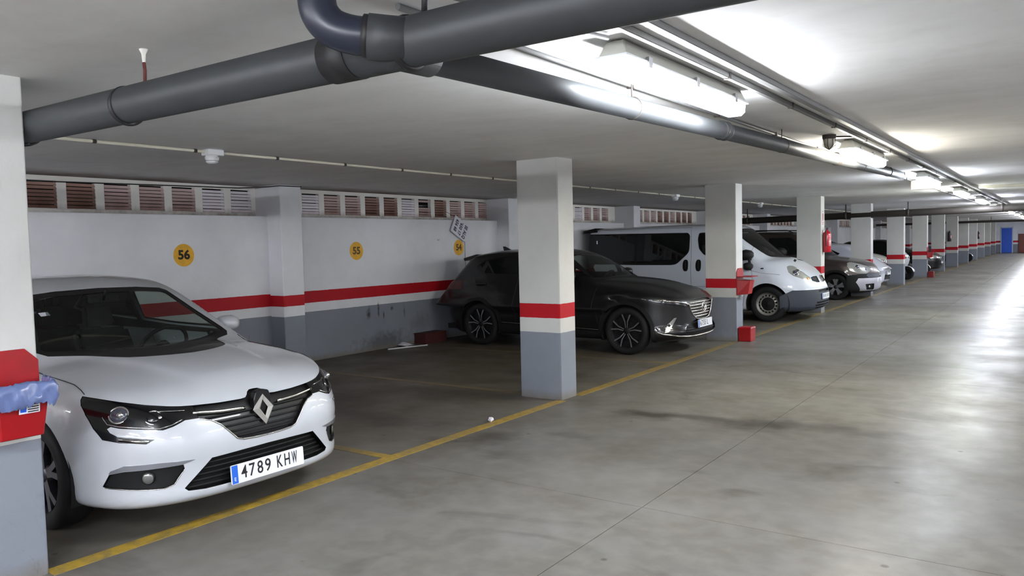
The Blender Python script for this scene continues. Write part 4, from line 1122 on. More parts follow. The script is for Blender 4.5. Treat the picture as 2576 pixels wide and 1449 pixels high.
b = MB(); b.box(-0.128, 0.128, -0.268, 0.268, 0.155, 0.172); b.obj('rim', M_CR, r, 0.003)
b = MB(); b.tube([(-8.52, 8.75, 0.012), (-8.30, 9.42, 0.012)], 0.011, 8); tag(b.obj('strip', M_WPLAST), 'thin white strip lying on the floor by the back wall', 'strip')
bm_ = MB(); rr = random.Random(5); vs = []; 
for i in range(5):
    for j in range(5): vs.append((-8.68+0.05*i+rr.uniform(-.01, .01), 9.12+0.055*j+rr.uniform(-.01, .01), 0.012+0.05*math.exp(-((i-1)**2+(j-2)**2)/2.5)+rr.uniform(0, .012)))
bm_.add(vs, [(i*5+j, (i+1)*5+j, (i+1)*5+j+1, i*5+j+1) for i in range(4) for j in range(4)]); tag(bm_.obj('paper', M_SIGNW, recalc=False), 'crumpled white paper on the floor by the back wall', 'paper')
# crumpled paper ball on the yellow line
bm = bmesh.new(); bmesh.ops.create_icosphere(bm, subdivisions=2, radius=0.026); rr = random.Random(8)
for v_ in bm.verts: v_.co *= rr.uniform(0.6, 1.15)
me = bpy.data.meshes.new('paper_scrap'); bm.to_mesh(me); bm.free(); o = new_obj('paper_scrap', me, M_SIGNW); o.location = (-4.175, 5.56, 0.022); tag(o, 'small crumpled white scrap on the yellow line left of the nearest pillar', 'paper')

def extinguisher(y, x, z0, m, lb, sign=True):
    r = empty('fire_extinguisher', (x, y, z0), lb, 'extinguisher', 'fire extinguishers on the pillars')
    b = MB(); b.lathe([(0.001, 0.0), (0.070, 0.0), (0.078, 0.015), (0.078, 0.36), (0.070, 0.405), (0.040, 0.44), (0.024, 0.455), (0.024, 0.475), (0.001, 0.476)], 'z', (0, 0, 0), 28); b.obj('cylinder', m, r)
    b = MB(); b.box(-0.018, 0.018, -0.018, 0.018, 0.47, 0.50); b.box(-0.012, 0.012, -0.03, 0.09, 0.505, 0.515); b.box(-0.010, 0.010, -0.03, 0.075, 0.485, 0.492); b.obj('valve_lever', M_BLK, r, 0.003)
    b = MB(); b.tube(smooth_path([(0, -0.02, 0.485), (-0.0, -0.075, 0.46), (0.0, -0.095, 0.36), (0, -0.088, 0.2), (0, -0.085, 0.12)]), 0.009, 8); b.obj('hose', M_BLK, r)
    b = MB(); b.lathe([(0.0792, 0.13), (0.0795, 0.13), (0.0795, 0.29), (0.0792, 0.29)], 'z', (0, 0, 0), 20, True, -0.9, 0.9); b.obj('label_print', mat('label_paper', hexc(206, 150, 156), 0.5), r)
    b = MB(); b.box(-0.085, -0.07, -0.02, 0.02, 0.30, 0.46); b.obj('bracket', M_STEEL, r)
    return r
extinguisher(COLY+2*PITCHY-0.14, COLX+0.083, 1.27, M_EXT, 'red fire extinguisher hanging on the third pillar, above the van nose')
dk = mat('dark_enamel', hexc(44, 30, 36), 0.4)
extinguisher(COLY+7*PITCHY-COLD-0.085, COLX-COLW+0.16, 1.25, dk, 'dark fire extinguisher on the eighth pillar')
extinguisher(COLY+10*PITCHY-COLD-0.085, COLX-COLW+0.16, 1.25, dk, 'dark fire extinguisher on a far pillar near the blue door')
sg = empty('extinguisher_sign', (COLX+0.002, COLY+2*PITCHY-0.16, 1.99), 'narrow red and white sign above the red extinguisher on the third pillar', 'sign')
b = MB(); b.box(0, 0.004, -0.055, 0.055, -0.15, 0.15); b.obj('panel', M_SIGNW, sg, 0.001)
for (a, c, d, e) in ((-0.045, 0.045, 0.135, 0.142), (-0.045, 0.045, -0.142, -0.135), (-0.045, -0.036, -0.14, 0.14), (0.036, 0.045, -0.14, 0.14), (-0.02, 0.02, -0.06, 0.09), (-0.02, 0.02, -0.115, -0.085)):
    b = MB(); b.box(0.004, 0.005, a, c, d, e); b.obj('red_print', M_EXT, sg)
# ------------------------------------------------------------------ car materials
P_WHITE = mat('white_car_paint', hexc(178, 181, 186), 0.35, coat=1.0, coat_rough=0.04)
P_VAN = mat('white_van_paint', hexc(200, 204, 212), 0.35, coat=1.0, coat_rough=0.05)
P_DARK = mat('charcoal_car_paint', hexc(8, 8, 10), 0.4, metal=0.0, spec=0.3, coat=0.5, coat_rough=0.06)
P_BROWN = mat('brown_car_paint', hexc(62, 52, 48), 0.38, metal=0.4, coat=1.0, coat_rough=0.06)
P_SILVER = mat('silver_blue_paint', hexc(150, 156, 172), 0.35, metal=0.5, coat=1.0)
M_TYRE = mat('tyre_rubber', hexc(22, 22, 23), 0.75, spec=0.3)
M_TRIM = mat('black_trim', hexc(9, 9, 10), 0.4, spec=0.35, coat=0.2)
M_TRIMM = mat('matt_trim', hexc(13, 13, 14), 0.65, spec=0.3)
M_BUMPG = mat('grey_bumper_plastic', hexc(47, 52, 61), 0.55)
M_CHROME = mat('chrome', hexc(228, 228, 226), 0.10, 1.0)
M_SATIN = mat('satin_chrome', hexc(190, 188, 182), 0.22, 1.0)
M_ALLOY = mat('machined_alloy', hexc(176, 178, 184), 0.28, 0.9)
M_ALLOYD = mat('dark_alloy', hexc(52, 52, 58), 0.4, 0.6)
M_STEELW = mat('steel_wheel', hexc(128, 126, 120), 0.45, 0.4)
M_LINING = mat('cabin_black', hexc(10, 10, 11), 0.8)
M_SEAT = mat('seat_cloth', hexc(17, 17, 18), 0.85)
M_SEAM = mat('panel_gap', (0.012, 0.012, 0.013, 1), 0.7)
M_LAMPD = mat('lamp_black', hexc(8, 8, 11), 0.2, spec=0.4, coat=0.5, coat_rough=0.02)
M_LAMPL = mat('lamp_glass', hexc(74, 75, 88), 0.06, 0.4, coat=1.0)
M_LAMPC = mat('clear_lamp', hexc(176, 178, 172), 0.12, 0.55, coat=1.0)
M_AMBER = mat('amber_lens', hexc(230, 150, 70), 0.2, coat=1.0)
M_REDL = mat('red_lens', hexc(60, 5, 9), 0.35)
M_PLATE = mat('plate_white', hexc(214, 216, 220), 0.35)
M_PBLUE = mat('plate_blue', hexc(30, 90, 190), 0.4)
M_PINK = mat('plate_ink', hexc(20, 20, 26), 0.5)
M_UNDER = mat('underbody', hexc(12, 12, 12), 0.9)
M_FOGL = mat('fog_lens', hexc(120, 122, 118), 0.15, 0.5, coat=0.5)
M_DAYL = mat('day_light_lens', hexc(150, 152, 160), 0.2, 0.6, coat=0.6)
G_WS = glass('windscreen', (0.55, 0.61, 0.58, 1), 0.02, 0.03)
G_SIDE = glass('side_glass', (0.80, 0.86, 0.83, 1), 0.02, 0.03)
G_PRIV = glass('privacy_glass', (0.05, 0.05, 0.055, 1), 0.03, 0.85)

def arch_poly(cx, cz, R_, zlow=0.02, n=26):
    pts = [(cx+R_*math.cos(a), cz+R_*math.sin(a)) for a in [math.pi*k/n for k in range(n+1)]]
    return [(cx+R_*0.995, zlow)]+pts+[(cx-R_*0.995, zlow)]
def wheel_arches(car, wheels, r, R_, wid, track, style, rw, trim=None, trimw=0.05, near=-1):
    """cut the arches, add liners and wheels"""
    for cx in wheels:
        for sgn in (-1, 1):
            if trim is not None:
                po = arch_poly(cx, r, R_+trimw); fs = car.select(po, 'y', sgn, lambda q: abs(q.x-cx) < R_+0.25 and q.z < r+R_+0.25 and abs(q.y) > 0.45)
                pi_ = arch_poly(cx, r, R_); f2 = car.select(pi_, 'y', sgn, lambda q: abs(q.x-cx) < R_+0.25 and q.z < r+R_+0.25 and abs(q.y) > 0.45)
                bmesh.ops.delete(car.bm, geom=f2, context='FACES')
                fs = [f for f in fs if f.is_valid]
                fs = [f for f in car.select(po, 'y', sgn, lambda q: abs(q.x-cx) < R_+0.25 and q.z < r+R_+0.25 and abs(q.y) > 0.45, cut=False)]
                car.take(fs, 'arch_trim', trim, push=-0.010)
            else:
                pi_ = arch_poly(cx, r, R_); f2 = car.select(pi_, 'y', sgn, lambda q: abs(q.x-cx) < R_+0.25 and q.z < r+R_+0.25 and abs(q.y) > 0.45)
                bmesh.ops.delete(car.bm, geom=f2, context='FACES')
            # wheel liner
            b = MB(); w0 = sgn*(track/2+wid*0.5-0.03); w1 = sgn*(track/2-0.22); n = 24
            ang = [-0.35+(math.pi+0.7)*k/n for k in range(n+1)]
            vs = []
            for a in ang:
                for y in (w0+sgn*0.02, w1): vs.append((cx+(R_+0.012)*math.cos(a), y, r+(R_+0.012)*math.sin(a)))
            fs2 = [(2*k, 2*k+1, 2*k+3, 2*k+2) for k in range(n)]
            b.add(vs, fs2, True); c0 = len(vs)
            b.add([(cx+(R_+0.012)*math.cos(a), w1, r+(R_+0.012)*math.sin(a)) for a in ang]+[(cx, w1, r)], [(k, k+1, n+1) for k in range(n)])
            b.obj('wheel_liner', M_UNDER, car.root, recalc=False)
            make_wheel(car.root, cx, sgn*track/2, r, rw, wid, sgn, style, M_TYRE, M_ALLOYD if style[0] == 'spokes' else M_STEELW, M_UNDER)
def framed_glass(car, poly, axis, sgn, g, name, cond=None, border=0.022, frame=M_TRIM, push=0.004, nmin=0.08):
    """pane with its black border band"""
    cx = sum(p[0] for p in poly)/len(poly); cy = sum(p[1] for p in poly)/len(poly)
    n = len(poly); inner = []
    area = sum(poly[i][0]*poly[(i+1) % n][1]-poly[(i+1) % n][0]*poly[i][1] for i in range(n)); sg = 1 if area > 0 else -1
    for i in range(n):
        p0, p1, p2 = Vector(poly[i-1]), Vector(poly[i]), Vector(poly[(i+1) % n])
        d1 = (p1-p0); d2 = (p2-p1)
        if d1.length < 1e-6 or d2.length < 1e-6: inner.append(tuple(p1)); continue
        d1.normalize(); d2.normalize(); n1 = Vector((-d1.y, d1.x))*sg; n2 = Vector((-d2.y, d2.x))*sg; m_ = (n1+n2)
        if m_.length < 1e-3: inner.append(tuple(p1+n1*border)); continue
        m_.normalize(); q = p1+m_*border/max(0.45, m_.dot(n1)); inner.append(tuple(q))
    fo = car.select(poly, axis, sgn, cond, nmin=nmin)
    fi = car.select(inner, axis, sgn, cond, nmin=nmin)
    pane = car.take(fi, name, g, push=push, skirt=False)
    fo = car.select(poly, axis, sgn, cond, cut=False, nmin=nmin)
    fr = car.take(fo, name+'_frame', frame, push=push*0.9)
    return pane
def lamp(car, y, z, r_, m, ring=None, depth=0.02, name='lamp_lens', axis='x', sgn=1, off=-0.012, parent=None, sx=1.0):
    p = car.shape.at(y, z, axis, sgn)
    if p is None: return
    n = car.shape.grad(np.array([p]))[0]; n = Vector(n); p = Vector(p)+n*off
    up_ = Vector((0, 0, 1)); ux = up_.cross(n).normalized(); uy = n.cross(ux).normalized()
    b = MB(); k = 20; rows = 6; vs = []
    for i in range(rows+1):
        a = math.pi/2*i/rows
        for j in range(k):
            t = 2*math.pi*j/k; vs.append(tuple(p+(ux*math.cos(t)*sx+uy*math.sin(t))*r_*math.cos(a)+n*depth*math.sin(a)))
    b.add(vs, [(i*k+j, i*k+(j+1) % k, (i+1)*k+(j+1) % k, (i+1)*k+j) for i in range(rows) for j in range(k)], True)
    o = b.obj(name, m, parent or car.root)
    if ring:
        b = MB(); b.tube([p+(ux*math.cos(t)*sx+uy*math.sin(t))*r_*1.06 for t in [2*math.pi*j/k for j in range(k)]], r_*0.15, 6, closed=True); b.obj('lens_ring', ring, o)
    return o
def seat(root, x, y, z, w_=0.5, H=0.72):
    b = MB(); b.hexa([(x-0.05, y-w_/2, z), (x+0.48, y-w_/2, z), (x+0.48, y+w_/2, z), (x-0.05, y+w_/2, z)], [(x-0.05, y-w_/2, z+0.15), (x+0.50, y-w_/2, z+0.20), (x+0.50, y+w_/2, z+0.20), (x-0.05, y+w_/2, z+0.15)])
    b.hexa([(x-0.08, y-w_/2, z+0.1), (x+0.06, y-w_/2, z+0.1), (x+0.06, y+w_/2, z+0.1), (x-0.08, y+w_/2, z+0.1)], [(x-0.30, y-w_*0.42, z+H*0.82), (x-0.19, y-w_*0.42, z+H*0.84), (x-0.19, y+w_*0.42, z+H*0.84), (x-0.30, y+w_*0.42, z+H*0.82)])
    o = b.obj('seat', M_SEAT, root, 0.03, 2)
    b = MB(); b.hexa([(x-0.31, y-0.12, z+H*0.86), (x-0.21, y-0.12, z+H*0.86), (x-0.21, y+0.12, z+H*0.86), (x-0.31, y+0.12, z+H*0.86)], [(x-0.34, y-0.10, z+H*0.86+0.17), (x-0.26, y-0.10, z+H*0.86+0.17), (x-0.26, y+0.10, z+H*0.86+0.17), (x-0.34, y+0.10, z+H*0.86+0.17)]); b.obj('headrest', M_SEAT, o, 0.02, 2)
    return o
def interior(root, xd, zd, wd, xs, zs, dy=0.37, rear=None, steer=1):
    """dashboard top line at xd, zd; front seats at xs"""
    b = MB(); b.prism([(xd+0.28, zd-0.05), (xd+0.05, zd+0.0), (xd-0.18, zd-0.02), (xd-0.30, zd-0.14), (xd-0.28, zd-0.36), (xd+0.28, zd-0.40)], -wd, wd, 'y'); b.obj('dashboard', M_LINING, root, 0.01)
    for s in (-1, 1): seat(root, xs, s*dy, zs)
    if rear is not None:
        for s in (-1, 1): seat(root, rear, s*dy*0.95, zs, 0.56, 0.68)
    c = Vector((xd-0.38, steer*dy, zd-0.045)); ax = Vector((0.85, 0, -0.5)).normalized(); u_ = Vector((0, 1, 0)); v_ = ax.cross(u_)
    b = MB(); b.tube([c+(u_*math.cos(t)+v_*math.sin(t))*0.185 for t in [2*math.pi*j/28 for j in range(28)]], 0.015, 8, closed=True)
    for t in (0, math.pi, 1.5*math.pi): b.tube([c, c+(u_*math.cos(t)+v_*math.sin(t))*0.18], 0.018, 6)
    b.tube([c-ax*0.02, c+ax*0.25], 0.05, 10); b.obj('steering_wheel', M_TRIMM, root)
    b = MB(); b.box(-3.9 if root is None else xs-1.9, xd+0.2, -wd, wd, 0.22, 0.30); b.obj('cabin_floor', M_UNDER, root)
def wing_mirror(root, x, y, z, sgn, m, mt, s=1.0):
    b = MB(); n = 10; vs = []; rows = [(-0.055, 0.5), (-0.05, 0.88), (-0.01, 1.0), (0.05, 0.85), (0.085, 0.45), (0.095, 0.12)]
    for dx, q in rows:
        for k in range(n*2):
            t = math.pi*k/n; vs.append((x+dx*s, y+sgn*0.10*s+0.115*s*q*math.copysign(abs(math.cos(t))**0.7, math.cos(t)), z+0.075*s*q*math.copysign(abs(math.sin(t))**0.7, math.sin(t))))
    k2 = n*2; fs = [(i*k2+j, i*k2+(j+1) % k2, (i+1)*k2+(j+1) % k2, (i+1)*k2+j) for i in range(len(rows)-1) for j in range(k2)]
    b.add(vs, fs, True); b.add(vs[:k2], [tuple(range(k2))]); b.add(vs[-k2:], [tuple(range(k2))])
    o = b.obj('wing_mirror', m, root)
    b = MB(); b.tube([(x+0.01, y-sgn*0.10, z-0.075*s), (x+0.01, y+sgn*0.05, z-0.05*s)], 0.022*s, 8); b.obj('mirror_stalk', mt, o)
    b = MB(); b.add([(x-0.056*s, y+sgn*0.10*s+a*0.085*s, z+c*0.050*s) for a, c in ((-1, -1), (1, -1), (1, 1), (-1, 1))], [(0, 1, 2, 3)]); b.obj('mirror_glass', M_CHROME, o, recalc=False)
    return o
def door_handle(car, x, z, sgn, m, w_=0.10):
    p = car.shape.at(x, z, 'y', sgn)
    if p is None: return
    b = MB(); y = p[1]; b.tube([(x-w_, y, z), (x-w_*0.8, y+sgn*0.028, z), (x+w_*0.8, y+sgn*0.028, z+0.004), (x+w_, y, z)], 0.012, 8, flat=(1, 1.2)); b.obj('door_handle', m, car.root)
def seams(car, lines, name='panel_gap', r=0.0028, m=M_SEAM):
    for pts, axis, sgn in lines: car.bar(name, pts, m, r, axis, sgn, 0.0, 5, None, None, step=0.05)
def slats_front(car, polyf, zs, push, m, r=0.006, name='grille_bar', label=None):
    """horizontal bars set back inside an opening; polyf(z) -> (y0, y1)"""
    for z in zs:
        y0, y1 = polyf(z)
        if y1-y0 < 0.05: continue
        P = []
        n = max(4, int((y1-y0)/0.05))
        for k in range(n+1):
            q = car.shape.at(y0+(y1-y0)*k/n, z, 'x', 1)
            if q is not None: P.append(Vector(q)+Vector((-push, 0, 0)))
        b = MB(); b.tube(P, r, 6, flat=(0.8, 1.6)); b.obj(name, m, car.root)

# ------------------------------------------------------------------ white hatchback (nearest car)
def build_hatch():
    root = empty('hatchback', HATCH_POS, 'white family hatchback parked nose out at the left, lozenge badge, plate 4789 KHW', 'car', None, HATCH_ROT)
    car = Car(root, hatch_shape(), P_WHITE, 0.036); T = lambda q: q.x > -1.1
    WR = 0.322; FX, RX = -0.925, -3.594
    # windscreen and windows
    ws = [(0.0, 1.338), (0.30, 1.330), (0.49, 1.312), (0.53, 1.292), (0.605, 1.13), (0.672, 1.01), (0.680, 0.978), (0.64, 0.956), (0.35, 0.938), (0.0, 0.934)]
    ws = ws+[(-a, c) for a, c in ws[1:-1]][::-1]
    framed_glass(car, ws, 'x', 1, G_WS, 'windscreen', lambda q: -2.3 < q.x < -0.5 and q.z > 0.9, 0.030, nmin=0.05)
    rw_ = [(-0.50, 1.30), (-0.58, 1.06), (0.58, 1.06), (0.50, 1.30)]
    framed_glass(car, rounded(rw_, 0.04), 'x', -1, G_PRIV, 'rear_window', lambda q: q.x < -3.4 and q.z > 0.95, 0.02)
    for s in (-1, 1):
        f1 = [(-1.50, 0.985), (-1.80, 1.150), (-2.15, 1.285), (-2.45, 1.322), (-2.62, 1.325), (-2.66, 1.02), (-2.2, 0.995)]
        f2 = [(-2.72, 1.02), (-2.69, 1.325), (-3.1, 1.305), (-3.45, 1.24), (-3.72, 1.10), (-3.55, 1.06)]
        for p_, g in ((f1, G_SIDE), (f2, G_PRIV)): framed_glass(car, rounded(p_, 0.03, 3), 'y', s, g, 'side_window', lambda q: q.z > 0.93 and q.x < -1.3, 0.015)
    # headlights with their hooked lower arm
    hl = [(.405, .722), (.47, .727), (.53, .735), (.62, .752), (.70, .772), (.755, .789), (.800, .803), (.815, .785), (.826, .757), (.828, .71), (.820, .64), (.803, .582), (.757, .566), (.667, .552), (.632, .574),
          (.695, .586), (.757, .598), (.777, .619), (.782, .640), (.770, .650), (.746, .641), (.59, .618), (.54, .631), (.477, .655), (.405, .655)]
    for s in (-1, 1):
        p_ = hl if s > 0 else mirror(hl)
        f = car.select(p_, 'x', 1, lambda q: q.x > -1.0, nmin=0.02)
        h = car.take(f, 'headlight', M_LAMPD, push=0.004)
        lamp(car, s*.735, .712, .042, M_LAMPL, M_CHROME, 0.022, 'outer_lens', parent=h, sx=1.15)
        lamp(car, s*.728, .708, .018, M_CHROME, None, 0.020, 'inner_lens', parent=h, off=0.004)
        lamp(car, s*.612, .690, .036, M_LAMPD, M_CHROME, 0.014, 'inner_lens', parent=h, sx=1.1)
        lamp(car, s*.585, .684, .010, M_CHROME, None, 0.006, 'inner_lens', parent=h, off=0.002)
        car.bar('light_strip', [(s*.785, .700), (s*.778, .662), (s*.745, .650), (s*.60, .628), (s*.545, .640), (s*.49, .662)], M_CHROME, 0.0035, off=-0.001, parent=h)
        car.bar('light_strip', [(s*.60, .716), (s*.46, .704)], M_SATIN, 0.0022, off=0, parent=h)
        car.bar('light_strip', [(s*.655, .655), (s*.62, .632)], M_SATIN, 0.003, off=0, parent=h)
        car.bar('lower_strip', [(s*.756, .582), (s*.700, .570), (s*.655, .564)], M_CHROME, 0.006, off=-0.002, parent=h, flat=(1, 1.6))
    # upper grille
    half = [(0.0, .752), (.03, .751), (.052, .742), (.066, .728), (.085, .716), (.12, .713), (.26, .715), (.405, .722), (.405, .655), (.345, .638), (.30, .607), (.25, .553), (.212, .513), (.17, .500), (.10, .495), (0, .493)]
    gp = half+[(-a, c) for a, c in half[1:-1]][::-1]
    f = car.select(gp, 'x', 1, lambda q: q.x > -0.6)
    car.take(f, 'grille', M_TRIM, push=0.030, vec=(-1, 0, 0))
    def gw(z):
        t = [(0.49, .15), (.513, .20), (.553, .24), (.607, .29), (.638, .335), (.655, .40), (.72, .40)]
        for i in range(len(t)-1):
            if t[i][0] <= z <= t[i+1][0]:
                k = (z-t[i][0])/(t[i+1][0]-t[i][0]); w_ = t[i][1]+(t[i+1][1]-t[i][1])*k; return (-w_, w_)
        return (-0.15, 0.15)
    slats_front(car, gw, (.515, .548, .581, .614, .645), 0.020, M_TRIMM, 0.0042)
    for s in (-1, 1):
        P = car.path([(s*.115, .664), (s*.27, .671), (s*.425, .686)], 'x', 1, -0.004)
        b = MB(); b.tube(P, 0.0065, 8, flat=(0.8, 1.5)); b.obj('chrome_bar', M_SATIN, root)
        car.bar('chrome_edge', [(s*.40, .651), (s*.345, .634), (s*.297, .603), (s*.247, .549), (s*.209, .508), (s*.165, .494), (s*.08, .489), (0, .4885)], M_SATIN, 0.0045, off=0.001)
    # badge on its black shield
    b = MB(); bp = car.shape.at(0, .70, 'x'); 
    b.prism(rounded([(-.062, .70), (-.055, .600), (0, .555), (.055, .600), (.062, .70), (.045, .745), (0, .757), (-.045, .745)], 0.012), -0.085, -0.040, 'x'); b.obj('badge_shield', M_TRIM, root, 0.004)
    diamond_badge(root, (-0.036, 0, .643), (0, 1, 0), (-0.22, 0, 0.975), (0.975, 0, 0.22), 0.098, 0.074, 0.024, mat('badge_metal', hexc(206, 204, 198), 0.3, 0.55))
    # lower intake, fog lamp pockets
    lo = [(-.362, .427), (-.508, .283), (-.49, .266), (-.40, .258), (.40, .258), (.49, .266), (.508, .283), (.362, .427), (0.18, .433), (0, .436), (-.18, .433)]
    car.take(car.select(lo, 'x', 1, lambda q: q.x > -0.6), 'lower_grille', M_TRIMM, push=0.05, vec=(-1, 0, 0), skirt_mat=M_TRIM)
    slats_front(car, lambda z: (-(.35+(.42-z)*1.0), .35+(.42-z)*1.0), (.275, .305, .335, .365, .395, .42), 0.030, M_TRIMM, 0.0045, 'lower_grille_bar')
    fog = [(.512, .4185), (.62, .4145), (.745, .407), (.789, .393), (.806, .325), (.79, .312), (.70, .300), (.60, .296), (.555, .312), (.506, .395)]
    for s in (-1, 1):
        dl = [(.455, .437), (.62, .444), (.745, .440), (.785, .412), (.790, .396), (.745, .409), (.62, .416), (.52, .420)]
        car.take(car.select(dl if s > 0 else mirror(dl), 'x', 1, lambda q: q.x > -0.9, nmin=0.02), 'day_light', M_DAYL, push=-0.004)
        p_ = fog if s > 0 else mirror(fog)
        o = car.take(car.select(p_, 'x', 1, lambda q: q.x > -0.9, nmin=0.02), 'fog_lamp_pocket', M_TRIMM, push=0.022, skirt_mat=M_TRIM)
        lamp(car, s*.665, .360, .030, M_FOGL, M_TRIM, 0.010, 'fog_lamp', off=-0.014, parent=o)
        car.bar('chrome_edge', [(s*.80, .318), (s*.70, .302), (s*.60, .297), (s*.555, .313), (s*.508, .39)], M_SATIN, 0.0028, off=0.0, parent=o)
    number_plate(root, (-0.012, 0.0, .300), (0, 1, 0), (-0.07, 0, 1), (1, 0, 0.07), '4789 KHW', M_PLATE, M_PBLUE, M_PINK, sx=0.72)
    # bumper lip shade line, sill
    wheel_arches(car, (FX, RX), WR, 0.365, 0.205, 1.585, ('spokes', 5, 0.014, 0.020, 0.006, 0.17, mat('grey_alloy', hexc(112, 112, 118), 0.35, 0.7), M_ALLOYD), 0.222)
    seams(car, [([(-.545, s*.79), (-.70, s*.768), (-1.02, s*.777), (-1.32, s*.755)], 'z', 1) for s in (-1, 1)] +
          [([(-1.38, .93), (-1.36, .60), (-1.32, .25)], 'y', s) for s in (-1, 1)] + [([(-2.69, 1.0), (-2.68, .25)], 'y', s) for s in (-1, 1)] + [([(-3.62, 1.05), (-3.40, .75), (-3.30, .70)], 'y', s) for s in (-1, 1)] +
          [])
    for s in (-1, 1):
        door_handle(car, -2.45, 0.86, s, P_WHITE); door_handle(car, -3.35, 0.88, s, P_WHITE)
        wing_mirror(root, -1.70, s*.855, 1.00, s, P_WHITE, M_TRIM, 0.85)
        f = car.select(rounded([(s*.50, .80), (s*.50, .93), (s*.86, .97), (s*.88, .80)] if s > 0 else [(-.88, .80), (-.86, .97), (-.50, .93), (-.50, .80)], 0.02), 'x', -1, lambda q: q.x < -3.9, nmin=0.03)
        car.take(f, 'tail_light', M_REDL, push=0.003)
    interior(root, -1.30, 0.92, 0.66, -2.35, 0.38, 0.36, -3.1)
    b = MB(); b.box(-1.83, -1.80, -0.11, 0.11, 1.235, 1.295); b.tube([(-1.80, 0, 1.28), (-1.78, 0, 1.33)], 0.01, 6); b.obj('rear_view_mirror', M_TRIMM, root, 0.01)
    b = MB(); b.add([(-1.66, -.50, 1.18), (-1.66, -.44, 1.183), (-1.70, -.44, 1.205), (-1.70, -.50, 1.202)], [(0, 1, 2, 3)]); b.obj('windscreen_sticker', M_SIGNW, root, recalc=False)
    car.finish('body', M_LINING, 0.03, 0.93)
    return root
build_hatch()
